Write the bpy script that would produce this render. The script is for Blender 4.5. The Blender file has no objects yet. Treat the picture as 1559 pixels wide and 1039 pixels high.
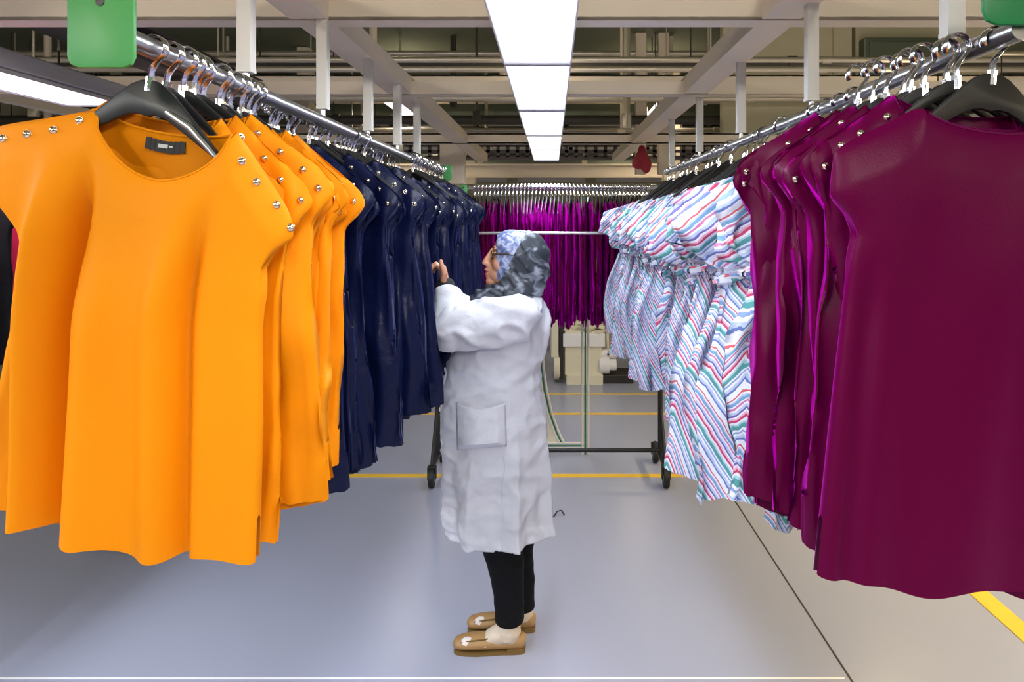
import bpy, bmesh, math, random
import numpy as np
from mathutils import Vector, Matrix, Euler, noise as mnoise

PI = math.pi
SC = bpy.context.scene
COL = SC.collection

# ------------------------------------------------------------------ camera, world, lights, exposure
F = 1100.0            # focal length in pixels of the 1559 x 1039 frame
EYE = 1.65            # camera height
VPX, VPY = 840.0, 333.0
cam_d = bpy.data.cameras.new('camera')
cam_d.sensor_width = 36.0
cam_d.lens = F / 1559.0 * 36.0
cam_d.shift_x = -(VPX - 779.5) / 1559.0
cam_d.shift_y = -(519.5 - VPY) / 1559.0
cam_d.clip_start = 0.05
cam_d.clip_end = 80
cam = bpy.data.objects.new('camera', cam_d)
cam.location = (0, 0, EYE)
cam.rotation_euler = (PI / 2, 0, 0)
COL.objects.link(cam)
SC.camera = cam

SC.view_settings.view_transform = 'Standard'
SC.view_settings.look = 'None'
SC.view_settings.gamma = 1.0
SC.view_settings.use_curve_mapping = False
SC.view_settings.exposure = -0.16

world = bpy.data.worlds.new('world')
SC.world = world
world.use_nodes = True
world.node_tree.nodes['Background'].inputs[0].default_value = (1.0, 0.94, 0.86, 1)
world.node_tree.nodes['Background'].inputs[1].default_value = 0.18

COOL = (0.86, 0.92, 1.0)
WARM = (1.0, 0.84, 0.58)
GOLDEN = (1.0, 0.80, 0.48)
FIX_Z = EYE + 0.50
CENTRE_FIX = [-1.57, -0.6, 0.37, 1.33, 2.29, 3.26, 4.25, 5.24, 6.1]      # far end of each fixture, metres from the camera
def fixture_light(x, y, z, power, col, w=0.2, l=1.1):
    ld = bpy.data.lights.new('tube_light', 'AREA')
    ld.shape = 'RECTANGLE'; ld.size = w; ld.size_y = l
    ld.energy = power; ld.color = col
    o = bpy.data.objects.new('tube_light', ld)
    o.location = (x, y, z)
    COL.objects.link(o)
    return o

def P(px, py, d):
    """the place that stands at pixel (px, py) at distance d in front of the camera"""
    return Vector(((px - VPX) / F * d, d, EYE + (VPY - py) / F * d))

# ------------------------------------------------------------------ materials
def s2l(c):
    return c / 12.92 if c <= 0.04045 else ((c + 0.055) / 1.055) ** 2.4
def rgb(r, g, b):
    return (s2l(r / 255), s2l(g / 255), s2l(b / 255), 1)

def mat(name, color, rough=0.6, metal=0.0, sheen=0.0, bump=0.0, bscale=60.0, var=0.0, vscale=8.0, spec=0.5,
        emit=None, estr=0.0, bdist=0.01, coat=0.0, trans=0.0, stint=None):
    m = bpy.data.materials.new(name)
    m.use_nodes = True
    nt = m.node_tree
    b = nt.nodes['Principled BSDF']
    b.inputs['Base Color'].default_value = color
    b.inputs['Roughness'].default_value = rough
    b.inputs['Metallic'].default_value = metal
    b.inputs['Specular IOR Level'].default_value = spec
    if sheen:
        b.inputs['Sheen Weight'].default_value = sheen
        b.inputs['Sheen Roughness'].default_value = 0.4
        b.inputs['Sheen Tint'].default_value = stint or color
    if coat:
        b.inputs['Coat Weight'].default_value = coat
    if trans:
        b.inputs['Transmission Weight'].default_value = trans
    if emit:
        b.inputs['Emission Color'].default_value = emit
        b.inputs['Emission Strength'].default_value = estr
    tc = nt.nodes.new('ShaderNodeTexCoord')
    if var:
        n = nt.nodes.new('ShaderNodeTexNoise'); n.inputs['Scale'].default_value = vscale; n.inputs['Detail'].default_value = 6
        nt.links.new(tc.outputs['Object'], n.inputs['Vector'])
        mx = nt.nodes.new('ShaderNodeMix'); mx.data_type = 'RGBA'
        c0 = tuple(max(0, c * (1 - var)) for c in color[:3]) + (1,)
        c1 = tuple(min(1, c * (1 + var)) for c in color[:3]) + (1,)
        mx.inputs[6].default_value = c0; mx.inputs[7].default_value = c1
        nt.links.new(n.outputs['Fac'], mx.inputs[0])
        nt.links.new(mx.outputs[2], b.inputs['Base Color'])
    if bump:
        n = nt.nodes.new('ShaderNodeTexNoise'); n.inputs['Scale'].default_value = bscale; n.inputs['Detail'].default_value = 5
        nt.links.new(tc.outputs['Object'], n.inputs['Vector'])
        bp = nt.nodes.new('ShaderNodeBump'); bp.inputs['Strength'].default_value = bump; bp.inputs['Distance'].default_value = bdist
        nt.links.new(n.outputs['Fac'], bp.inputs['Height'])
        nt.links.new(bp.outputs['Normal'], b.inputs['Normal'])
    return m

M = {}
M['amber'] = mat('amber_cloth', rgb(231, 137, 0), 0.62, sheen=0.05, bump=0.15, bscale=500, bdist=0.002, spec=0.14)
M['navy'] = mat('navy_satin', rgb(11, 18, 52), 0.33, sheen=0.12, bump=0.4, bscale=22, bdist=0.012, spec=0.22, stint=rgb(60, 90, 190))
M['purple'] = mat('purple_satin', rgb(80, 0, 44), 0.34, sheen=0.6, bump=0.15, bscale=300, bdist=0.002, spec=0.10, stint=rgb(225, 10, 205))
M['pinkred'] = mat('pink_cloth', rgb(205, 20, 70), 0.6, sheen=0.3)
M['peach'] = mat('peach_cloth', rgb(222, 160, 140), 0.6, sheen=0.3)
M['black_plastic'] = mat('black_plastic', rgb(24, 24, 24), 0.38)
M['chrome'] = mat('chrome', rgb(225, 225, 228), 0.16, metal=1.0)
M['rail_steel'] = mat('brushed_rail_steel', rgb(190, 190, 192), 0.3, metal=1.0, bump=0.1, bscale=40)
M['dark_steel'] = mat('dark_steel', rgb(48, 48, 50), 0.42, metal=0.5)
M['stud'] = mat('stud_metal', rgb(238, 226, 205), 0.12, metal=1.0)
M['green'] = mat('green_plastic', rgb(70, 150, 78), 0.42, var=0.06, vscale=20)
M['dark_green'] = mat('dark_green_plastic', rgb(12, 118, 62), 0.42)
M['beam'] = mat('cream_beam_paint', rgb(232, 218, 198), 0.55, var=0.08, vscale=3)
M['post'] = mat('white_post_paint', rgb(222, 220, 214), 0.45, var=0.05, vscale=5)
M['wall'] = mat('cream_wall', rgb(206, 198, 168), 0.8, var=0.06, vscale=1.2)
M['ceil'] = mat('dark_ceiling', rgb(104, 110, 92), 0.85, var=0.35, vscale=1.6)
M['pipe_steel'] = mat('pipe_steel', rgb(205, 196, 180), 0.35, metal=0.6)
M['pipe_dark'] = mat('pipe_dark', rgb(62, 58, 52), 0.5, var=0.2)
M['duct'] = mat('duct_sheet', rgb(120, 128, 112), 0.45, metal=0.5, var=0.2, vscale=3)
M['tray'] = mat('cable_tray', rgb(86, 80, 82), 0.5, metal=0.4)
M['white_enamel'] = mat('white_enamel', rgb(238, 238, 240), 0.35)
M['grey_panel'] = mat('grey_panel', rgb(196, 194, 206), 0.45)
M['tube'] = mat('lit_tube', rgb(255, 255, 255), 0.5, emit=(0.93, 0.96, 1, 1), estr=7.0)
M['lens'] = mat('glow_sheet', rgb(250, 250, 255), 0.4, emit=(0.95, 0.97, 1, 1), estr=1.7)  # glowing sheet added so the open troughs look blown white
M['machine'] = mat('cream_machine', rgb(226, 220, 196), 0.5, var=0.05, vscale=4)
M['machine_dark'] = mat('dark_machine', rgb(40, 38, 38), 0.55)
M['coat'] = mat('white_coat_cotton', rgb(207, 208, 217), 0.85, sheen=0.0, bump=0.55, bscale=15, bdist=0.014, var=0.02, vscale=14)
M['trouser'] = mat('black_trouser', rgb(9, 9, 14), 0.8, bump=0.2, bscale=60, spec=0.2)
M['knit'] = mat('black_knit', rgb(26, 28, 30), 0.85, bump=0.4, bscale=200)
M['sock'] = mat('beige_sock', rgb(205, 190, 172), 0.75, bump=0.2, bscale=90)
M['shoe'] = mat('tan_leather', rgb(160, 124, 78), 0.5, var=0.25, vscale=25)
M['sole'] = mat('shoe_sole', rgb(112, 88, 44), 0.6)
M['shoe_patch'] = mat('shoe_inset', rgb(216, 206, 204), 0.5)
M['label'] = mat('black_label', rgb(18, 17, 16), 0.6)
M['labeltext'] = mat('label_mark', rgb(200, 200, 195), 0.6)
M['tag_white'] = mat('white_card', rgb(238, 236, 240), 0.6)
M['yellow_paint'] = mat('yellow_floor_paint', rgb(238, 190, 50), 0.45, var=0.12, vscale=9)
M['joint'] = mat('floor_joint_dark', rgb(62, 58, 52), 0.8)
M['gold'] = mat('gold_frame', rgb(92, 74, 46), 0.3, metal=0.7)
M['rubber'] = mat('black_rubber', rgb(22, 22, 22), 0.6)
M['eye_white'] = mat('eye_white', rgb(225, 215, 208), 0.3)
M['iris'] = mat('iris_brown', rgb(40, 22, 14), 0.2)
M['hair'] = mat('eyebrow_hair', rgb(48, 32, 26), 0.8)
M['red_cloth'] = mat('red_cloth', rgb(140, 20, 40), 0.7)

def floor_material():
    m = bpy.data.materials.new('epoxy_floor'); m.use_nodes = True
    nt = m.node_tree; b = nt.nodes['Principled BSDF']
    tc = nt.nodes.new('ShaderNodeTexCoord')
    n1 = nt.nodes.new('ShaderNodeTexNoise'); n1.inputs['Scale'].default_value = 0.9; n1.inputs['Detail'].default_value = 5
    n2 = nt.nodes.new('ShaderNodeTexNoise'); n2.inputs['Scale'].default_value = 3; n2.inputs['Detail'].default_value = 3
    for n in (n1, n2): nt.links.new(tc.outputs['Object'], n.inputs['Vector'])
    mx = nt.nodes.new('ShaderNodeMix'); mx.data_type = 'RGBA'
    mx.inputs[6].default_value = rgb(154, 159, 182); mx.inputs[7].default_value = rgb(162, 166, 186)
    nt.links.new(n1.outputs['Fac'], mx.inputs[0])
    nt.links.new(mx.outputs[2], b.inputs['Base Color'])
    b.inputs['Roughness'].default_value = 0.27
    b.inputs['Specular IOR Level'].default_value = 0.45
    return m
M['floor'] = floor_material()

def stripe_material():
    """woven stripes: the stripe coordinate is stored in the mesh's UV map"""
    m = bpy.data.materials.new('striped_cotton'); m.use_nodes = True
    nt = m.node_tree; b = nt.nodes['Principled BSDF']
    uv = nt.nodes.new('ShaderNodeUVMap'); uv.uv_map = 'stripe'
    sp = nt.nodes.new('ShaderNodeSeparateXYZ'); nt.links.new(uv.outputs[0], sp.inputs[0])
    tc = nt.nodes.new('ShaderNodeTexCoord')
    oi = nt.nodes.new('ShaderNodeObjectInfo')
    n = nt.nodes.new('ShaderNodeTexNoise'); n.inputs['Scale'].default_value = 30; n.inputs['Detail'].default_value = 6
    nt.links.new(tc.outputs['Object'], n.inputs['Vector'])
    ma = nt.nodes.new('ShaderNodeMath'); ma.operation = 'MULTIPLY_ADD'; ma.inputs[1].default_value = 0.10
    nt.links.new(n.outputs['Fac'], ma.inputs[0]); nt.links.new(sp.outputs[0], ma.inputs[2])
    ad = nt.nodes.new('ShaderNodeMath'); ad.operation = 'ADD'
    nt.links.new(ma.outputs[0], ad.inputs[0]); nt.links.new(oi.outputs['Random'], ad.inputs[1])
    fr = nt.nodes.new('ShaderNodeMath'); fr.operation = 'FRACT'; nt.links.new(ad.outputs[0], fr.inputs[0])
    cr = nt.nodes.new('ShaderNodeValToRGB'); cr.color_ramp.interpolation = 'CONSTANT'
    W = rgb(224, 228, 244); B = rgb(176, 192, 226)  # wide pale blue bands also put bluish shading into the stripe colours
    stops = [(0.0, W), (0.07, rgb(96, 118, 184)), (0.11, B), (0.17, W), (0.22, rgb(130, 158, 208)), (0.26, W), (0.30, rgb(82, 152, 156)), (0.38, rgb(160, 200, 212)),
             (0.42, W), (0.47, rgb(192, 62, 108)), (0.52, rgb(226, 168, 192)), (0.56, W), (0.60, rgb(104, 98, 168)), (0.64, B), (0.69, W),
             (0.73, rgb(200, 116, 164)), (0.77, W), (0.80, rgb(112, 156, 198)), (0.86, B), (0.89, W), (0.92, rgb(206, 92, 100)), (0.95, W)]
    el = cr.color_ramp.elements
    while len(el) < len(stops): el.new(0.5)
    for e, (p, c) in zip(el, stops): e.position = p; e.color = c
    nt.links.new(fr.outputs[0], cr.inputs[0])
    nt.links.new(cr.outputs[0], b.inputs['Base Color'])
    b.inputs['Roughness'].default_value = 0.75
    n2 = nt.nodes.new('ShaderNodeTexNoise'); n2.inputs['Scale'].default_value = 120; n2.inputs['Detail'].default_value = 4
    nt.links.new(tc.outputs['Object'], n2.inputs['Vector'])
    bp = nt.nodes.new('ShaderNodeBump'); bp.inputs['Strength'].default_value = 0.5; bp.inputs['Distance'].default_value = 0.004
    nt.links.new(n2.outputs['Fac'], bp.inputs['Height']); nt.links.new(bp.outputs['Normal'], b.inputs['Normal'])
    return m
M['stripe'] = stripe_material()

def patch_material(name, c0, c1, scale, lo, hi, rough=0.6, stretch=(1, 1, 1), bump=0.4):
    m = bpy.data.materials.new(name); m.use_nodes = True
    nt = m.node_tree; b = nt.nodes['Principled BSDF']
    tc = nt.nodes.new('ShaderNodeTexCoord')
    mp = nt.nodes.new('ShaderNodeMapping'); mp.inputs['Scale'].default_value = stretch
    nt.links.new(tc.outputs['Object'], mp.inputs[0])
    n = nt.nodes.new('ShaderNodeTexNoise'); n.inputs['Scale'].default_value = scale; n.inputs['Detail'].default_value = 5; n.inputs['Distortion'].default_value = 0.6
    nt.links.new(mp.outputs[0], n.inputs['Vector'])
    cr = nt.nodes.new('ShaderNodeValToRGB')
    cr.color_ramp.elements[0].position = lo; cr.color_ramp.elements[0].color = c0
    cr.color_ramp.elements[1].position = hi; cr.color_ramp.elements[1].color = c1
    nt.links.new(n.outputs['Fac'], cr.inputs[0]); nt.links.new(cr.outputs[0], b.inputs['Base Color'])
    b.inputs['Roughness'].default_value = rough
    bp = nt.nodes.new('ShaderNodeBump'); bp.inputs['Strength'].default_value = bump; bp.inputs['Distance'].default_value = 0.006
    nt.links.new(n.outputs['Fac'], bp.inputs['Height']); nt.links.new(bp.outputs['Normal'], b.inputs['Normal'])
    return m
M['scarf'] = patch_material('slate_scarf', rgb(50, 56, 66), rgb(176, 184, 202), 15, 0.50, 0.74, 0.55, (1, 1, 1.6), 0.5)
M['underscarf'] = patch_material('lace_underscarf', rgb(88, 100, 152), rgb(182, 192, 222), 46, 0.42, 0.62, 0.65)

def skin_material(lips, brow):
    m = bpy.data.materials.new('skin'); m.use_nodes = True
    nt = m.node_tree; b = nt.nodes['Principled BSDF']
    tc = nt.nodes.new('ShaderNodeTexCoord')
    n = nt.nodes.new('ShaderNodeTexNoise'); n.inputs['Scale'].default_value = 40; n.inputs['Detail'].default_value = 4
    nt.links.new(tc.outputs['Object'], n.inputs['Vector'])
    mx = nt.nodes.new('ShaderNodeMix'); mx.data_type = 'RGBA'
    mx.inputs[6].default_value = rgb(196, 136, 104); mx.inputs[7].default_value = rgb(224, 168, 138)
    nt.links.new(n.outputs['Fac'], mx.inputs[0])
    cur = mx.outputs[2]
    for (pos, scl, r0, r1, c) in (lips, brow):
        vs = nt.nodes.new('ShaderNodeVectorMath'); vs.operation = 'SUBTRACT'; vs.inputs[1].default_value = pos
        nt.links.new(tc.outputs['Object'], vs.inputs[0])
        vm = nt.nodes.new('ShaderNodeVectorMath'); vm.operation = 'MULTIPLY'; vm.inputs[1].default_value = scl
        nt.links.new(vs.outputs[0], vm.inputs[0])
        ln = nt.nodes.new('ShaderNodeVectorMath'); ln.operation = 'LENGTH'; nt.links.new(vm.outputs[0], ln.inputs[0])
        mr = nt.nodes.new('ShaderNodeMapRange'); mr.inputs[1].default_value = r0; mr.inputs[2].default_value = r1
        mr.inputs[3].default_value = 1; mr.inputs[4].default_value = 0
        nt.links.new(ln.outputs['Value'], mr.inputs[0])
        m2 = nt.nodes.new('ShaderNodeMix'); m2.data_type = 'RGBA'
        m2.inputs[7].default_value = c
        nt.links.new(mr.outputs[0], m2.inputs[0]); nt.links.new(cur, m2.inputs[6])
        cur = m2.outputs[2]
    nt.links.new(cur, b.inputs['Base Color'])
    b.inputs['Roughness'].default_value = 0.5
    b.inputs['Subsurface Weight'].default_value = 0.12
    b.inputs['Subsurface Radius'].default_value = (0.01, 0.004, 0.002)
    return m

# ------------------------------------------------------------------ mesh helpers
class MB:
    """gathers shapes into one mesh"""
    def __init__(self):
        self.v = []; self.f = []
    def add(self, vs, fs):
        o = len(self.v)
        self.v.extend([tuple(p) for p in vs]); self.f.extend([tuple(i + o for i in f) for f in fs])
        return self
    def box(self, c, s, rot=None, bev=0.0):
        bm = bmesh.new()
        bmesh.ops.create_cube(bm, size=1.0)
        for v in bm.verts: v.co = Vector((v.co.x * s[0], v.co.y * s[1], v.co.z * s[2]))
        if bev > 0:
            bmesh.ops.bevel(bm, geom=list(bm.edges), offset=bev, segments=2, affect='EDGES', profile=0.5)
        R = Euler(rot).to_matrix() if rot else Matrix.Identity(3)
        bm.verts.index_update()
        self.add([R @ v.co + Vector(c) for v in bm.verts], [[v.index for v in f.verts] for f in bm.faces])
        bm.free(); return self
    def tube(self, pts, r, seg=10, cap=True, flat=None, ref=None):
        """a round bar along pts; r one radius or one per point; flat scales the second axis"""
        pts = [Vector(p) for p in pts]; n = len(pts)
        rs = r if isinstance(r, (list, tuple)) else [r] * n
        ref = Vector(ref) if ref else None
        vs, fs = [], []
        prev = None
        for i, p in enumerate(pts):
            t = (pts[min(i + 1, n - 1)] - pts[max(i - 1, 0)]).normalized()
            if prev is None:
                a = ref if ref is not None else (Vector((0, 0, 1)) if abs(t.z) < 0.9 else Vector((1, 0, 0)))
            else: a = prev
            a = (a - t * a.dot(t)).normalized(); prev = a
            b = t.cross(a)
            rr = rs[i]
            ra, rb = (rr if isinstance(rr, (tuple, list)) else (rr, rr * (flat or 1.0)))
            for k in range(seg):
                th = 2 * PI * k / seg
                vs.append(p + a * (ra * math.cos(th)) + b * (rb * math.sin(th)))
        for i in range(n - 1):
            for k in range(seg):
                k2 = (k + 1) % seg
                fs.append((i * seg + k, i * seg + k2, (i + 1) * seg + k2, (i + 1) * seg + k))
        if cap:
            fs.append(tuple(range(seg - 1, -1, -1))); fs.append(tuple((n - 1) * seg + k for k in range(seg)))
        return self.add(vs, fs)
    def ell(self, c, r, seg=20, rings=12, rot=None):
        R = Euler(rot).to_matrix() if rot else Matrix.Identity(3)
        c = Vector(c); r = r if isinstance(r, (tuple, list)) else (r, r, r)
        vs = [c + R @ Vector((0, 0, r[2]))]
        for i in range(1, rings):
            ph = PI * i / rings
            for k in range(seg):
                th = 2 * PI * k / seg
                vs.append(c + R @ Vector((r[0] * math.sin(ph) * math.cos(th), r[1] * math.sin(ph) * math.sin(th), r[2] * math.cos(ph))))
        vs.append(c + R @ Vector((0, 0, -r[2])))
        fs = []
        for k in range(seg):
            fs.append((0, 1 + k, 1 + (k + 1) % seg))
            fs.append((len(vs) - 1, 1 + (rings - 2) * seg + (k + 1) % seg, 1 + (rings - 2) * seg + k))
        for i in range(rings - 2):
            for k in range(seg):
                a = 1 + i * seg + k; b = 1 + i * seg + (k + 1) % seg
                fs.append((a, a + seg, b + seg, b))
        return self.add(vs, fs)
    def rings(self, rows, seg=40):
        """rows of (z, cx, cy, rx, ry) joined into a closed body"""
        vs, fs = [], []
        for (z, cx, cy, rx, ry) in rows:
            for k in range(seg):
                th = 2 * PI * k / seg
                vs.append((cx + rx * math.cos(th), cy + ry * math.sin(th), z))
        n = len(rows)
        for i in range(n - 1):
            for k in range(seg):
                k2 = (k + 1) % seg
                fs.append((i * seg + k, (i + 1) * seg + k, (i + 1) * seg + k2, i * seg + k2))
        fs.append(tuple(range(seg))); fs.append(tuple((n - 1) * seg + k for k in range(seg - 1, -1, -1)))
        return self.add(vs, fs)
    def prism(self, outline, y0, y1, bev=0.0):
        """an outline in x and z given a thickness from y0 to y1"""
        bm = bmesh.new()
        vs = [bm.verts.new((x, y0, z)) for x, z in outline]
        f = bm.faces.new(vs)
        ex = bmesh.ops.extrude_face_region(bm, geom=[f])
        for e in ex['geom']:
            if isinstance(e, bmesh.types.BMVert): e.co.y = y1
        bmesh.ops.recalc_face_normals(bm, faces=bm.faces)
        if bev > 0:
            ed = [e for e in bm.edges if abs(e.verts[0].co.y - e.verts[1].co.y) < 1e-6]
            bmesh.ops.bevel(bm, geom=ed, offset=bev, segments=2, affect='EDGES', profile=0.5)
        bm.verts.index_update()
        self.add([v.co.copy() for v in bm.verts], [[v.index for v in f.verts] for f in bm.faces])
        bm.free(); return self
    def shift(self, off):
        o = Vector(off); self.v = [tuple(Vector(p) - o) for p in self.v]; return self
    def mesh(self, name, smooth=True):
        me = bpy.data.meshes.new(name)
        me.from_pydata(self.v, [], self.f); me.validate(); me.update()
        bm = bmesh.new(); bm.from_mesh(me)
        bmesh.ops.recalc_face_normals(bm, faces=bm.faces)
        if smooth:
            for f in bm.faces: f.smooth = True
            for e in bm.edges:
                if len(e.link_faces) == 2 and e.calc_face_angle(0) > math.radians(40): e.smooth = False
        bm.to_mesh(me); bm.free()
        return me
    def obj(self, name, m, parent=None, smooth=True):
        return link(name, self.mesh(name, smooth), m, parent)

def link(name, me, m, parent=None):
    o = bpy.data.objects.new(name, me)
    if m is not None:
        me.materials.clear(); me.materials.append(m)
    COL.objects.link(o)
    if parent is not None: o.parent = parent
    return o

def tag(o, label=None, cat=None, group=None, kind=None):
    if label: o['label'] = label
    if cat: o['category'] = cat
    if group: o['group'] = group
    if kind: o['kind'] = kind
    return o
def empty(name, loc, label=None, cat=None, group=None):
    o = bpy.data.objects.new(name, None); o.location = loc; o.empty_display_size = 0.1
    COL.objects.link(o)
    return tag(o, label, cat, group)
def struct(o):
    o['kind'] = 'structure'; return o

def copy_tree(root, loc, rot=(0, 0, 0), scale=(1, 1, 1), label=None, group=None, mesh=None):
    r = root.copy(); COL.objects.link(r)
    r.location = loc; r.rotation_euler = rot; r.scale = scale
    if label: r['label'] = label
    if group: r['group'] = group
    elif 'group' in r: del r['group']
    for ch in root.children:
        c = ch.copy(); COL.objects.link(c); c.parent = r
    return r

def remeshed(mb, voxel, iters=4, fac=0.5):
    me = mb.mesh('tmp', False)
    o = bpy.data.objects.new('tmp', me); COL.objects.link(o)
    md = o.modifiers.new('r', 'REMESH'); md.mode = 'VOXEL'; md.voxel_size = voxel; md.adaptivity = 0
    md.use_smooth_shade = True
    if iters:
        sm = o.modifiers.new('s', 'SMOOTH'); sm.factor = fac; sm.iterations = iters
    dg = bpy.context.evaluated_depsgraph_get(); dg.update()
    out = bpy.data.meshes.new_from_object(o.evaluated_get(dg))
    bpy.data.objects.remove(o); bpy.data.meshes.remove(me)
    return out

def displace(me, fn):
    """move every vertex to fn(co, normal); normals are read once"""
    n = len(me.vertices)
    co = np.empty(n * 3, dtype=np.float32); no = np.empty(n * 3, dtype=np.float32)
    me.vertices.foreach_get('co', co); me.vertex_normals.foreach_get('vector', no)
    out = [tuple(fn(Vector(c), Vector(k))) for c, k in zip(co.reshape(-1, 3).tolist(), no.reshape(-1, 3).tolist())]
    me.vertices.foreach_set('co', np.array(out, dtype=np.float32).ravel()); me.update()

def nz(p, s, seed=0.0):
    return mnoise.noise(Vector((p[0] * s[0] + seed, p[1] * s[1] + seed * 1.7, p[2] * s[2] - seed)))

def sstep(a, b, x):
    t = np.clip((x - a) / (b - a), 0, 1)
    return t * t * (3 - 2 * t)

# ------------------------------------------------------------------ the hall
def build_hall():
    X0, X1, Y0, Y1, ZC = -7.0, 7.0, -3.0, 13.0, 3.45
    struct(MB().box(((X0 + X1) / 2, (Y0 + Y1) / 2, -0.05), (X1 - X0, Y1 - Y0, 0.1)).obj('floor', M['floor'], smooth=False))
    struct(MB().box(((X0 + X1) / 2, (Y0 + Y1) / 2, ZC + 0.05), (X1 - X0, Y1 - Y0, 0.1)).obj('ceiling', M['ceil'], smooth=False))
    struct(MB().box(((X0 + X1) / 2, Y1 + 0.05, ZC / 2), (X1 - X0, 0.1, ZC)).obj('wall_back', M['wall'], smooth=False))
    struct(MB().box((X0 - 0.05, (Y0 + Y1) / 2, ZC / 2), (0.1, Y1 - Y0, ZC)).obj('wall_left', M['wall'], smooth=False))
    struct(MB().box((X1 + 0.05, (Y0 + Y1) / 2, ZC / 2), (0.1, Y1 - Y0, ZC)).obj('wall_right', M['wall'], smooth=False))
    # inner partition wall, upper right
    mb = MB()
    mb.box((2.05, 6.6, 1.75), (1.0, 0.12, 3.38)).box((3.4, 6.6, 1.725), (1.3, 0.12, 3.45))
    mb.box((2.62, 6.6, 1.75), (0.16, 0.2, 3.38))
    mb.obj('wall_partition', M['wall'], smooth=False)['kind'] = 'structure'
    # floor lines and joints
    n = 1
    for (y, x0, x1, w) in ((4.63, -6.9, 6.9, 0.055), (6.1, -6.9, 6.9, 0.05), (6.78, -6.9, 6.9, 0.04)):
        o = MB().box(((x0 + x1) / 2, y, 0.002), (x1 - x0, w, 0.004)).obj('floor_marking', M['yellow_paint'], smooth=False); struct(o)
    o = MB().box((1.88, 3.0, 0.002), (0.09, 3.15, 0.004)).obj('floor_marking', M['yellow_paint'], smooth=False); struct(o)
    o = MB().box((1.07, 3.3, 0.001), (0.007, 7.0, 0.002)).obj('floor_joint', M['joint'], smooth=False); struct(o)
    o = MB().box((-1.2, 2.59, 0.001), (4.5, 0.008, 0.002)).obj('floor_joint', M['white_enamel'], smooth=False); struct(o)
    # steel grid under the roof
    def beam(c, s, m=M['beam']):
        # a C-section beam: web and two flanges
        mb = MB()
        if s[0] > s[1]:
            L, w, h = s
            mb.box(c, (L, 0.012, h)); mb.box((c[0], c[1] + w / 2 - 0.006, c[2] + h / 2 - 0.005), (L, w, 0.01)); mb.box((c[0], c[1] + w / 2 - 0.006, c[2] - h / 2 + 0.005), (L, w, 0.01))
        else:
            w, L, h = s
            mb.box(c, (w, L, h))
        return struct(mb.obj('ceiling_beam', m, smooth=False))
    beam((0, 1.99, 2.232), (9.0, 0.07, 0.075))
    beam((0, 3.16, 2.222), (9.0, 0.07, 0.058))
    beam((0, 5.25, 2.232), (9.0, 0.07, 0.075))
    beam((0, 4.65, 2.55), (9.0, 0.07, 0.05))
    beam((-0.665, 3.6, 2.233), (0.105, 6.6, 0.07)); beam((0.63, 3.6, 2.233), (0.105, 6.6, 0.07))
    beam((-2.9, 4.0, 2.30), (0.075, 7.2, 0.06)); beam((3.0, 4.0, 2.30), (0.075, 7.2, 0.06))
    # drop column, left of the lights
    struct(MB().box((-0.86, 6.3, 2.13), (0.21, 0.16, 0.36), bev=0.006).obj('ceiling_beam_drop', M['beam'], smooth=False))
    for x, y, t in ((0.86, 7.0, 0.10), (1.08, 7.0, 0.10), (-2.6, 7.6, 0.12), (-1.1, 9.5, 0.2), (1.35, 8.2, 0.18)):
        struct(MB().box((x, y, 2.76), (t, t, 1.36)).obj('ceiling_post', M['beam'], smooth=False))
    # pipes, ducts and trays under the roof
    rnd = random.Random(4)
    def pipe(y, z, r, m, label, x0=-6.5, x1=6.5, grp=None):
        mb = MB().tube([(x0, y, z), (x1, y, z)], r, 12)
        k = x0 + 0.6
        while k < x1:      # couplings
            mb.tube([(k, y, z), (k + 0.06, y, z)], r * 1.25, 12); k += 1.9
        for k in (-5.2, -2.1, 1.0, 4.3): mb.tube([(k, y, z), (k, y, 3.45)], 0.006, 6)
        return tag(mb.obj('pipe', m), label, 'pipe', grp)
    pipe(4.55, EYE + 1.00, 0.018, M['pipe_steel'], 'upper bright steel pipe of the close pair above the white lights')
    pipe(4.62, EYE + 0.955, 0.02, M['pipe_steel'], 'lower bright steel pipe of the close pair above the white lights')
    for y, z, r, m in ((5.2, 2.78, 0.035, 'pipe_dark'), (6.3, 2.70, 0.03, 'pipe_steel'), (6.95, 2.60, 0.045, 'pipe_dark'), (7.2, 2.85, 0.03, 'pipe_dark'), (7.6, 2.58, 0.025, 'pipe_steel'),
                       (8.2, 3.0, 0.05, 'pipe_steel'), (8.6, 2.72, 0.03, 'pipe_dark'), (9.3, 2.65, 0.045, 'pipe_steel'), (9.9, 2.9, 0.06, 'pipe_dark'), (10.4, 2.55, 0.03, 'pipe_dark'),
                       (11.0, 2.75, 0.05, 'pipe_steel'), (8.9, 3.2, 0.04, 'pipe_dark'), (7.0, 3.25, 0.03, 'pipe_steel'), (10.9, 3.1, 0.06, 'pipe_dark')):
        pipe(y, z, r, M[m], 'straight service pipe running crosswise under the dark roof', grp='crosswise service pipes under the roof')
    for y, z, w, h in ((9.0, 3.0, 0.45, 0.3), (11.6, 2.62, 0.5, 0.34)):
        mb = MB().box((-0.5, y, z), (11, w, h), bev=0.01)
        for k in range(12): mb.box((-5.6 + k * 0.95, y, z), (0.03, w + 0.03, h + 0.03)); mb.box((-5.6 + k * 0.95, y, (z + 3.45) / 2), (0.012, 0.012, 3.45 - z))
        tag(mb.obj('air_duct', M['duct'], smooth=False), 'rectangular sheet metal air duct with flanges under the roof', 'duct', 'air ducts under the roof')
    # perforated cable tray (a row of slots)
    mb = MB(); y, z = 7.4, 2.34
    mb.box((0, y, z + 0.06), (9, 0.012, 0.03)); mb.box((0, y, z - 0.06), (9, 0.012, 0.03)); mb.box((0, y, z), (9, 0.012, 0.03))
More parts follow.
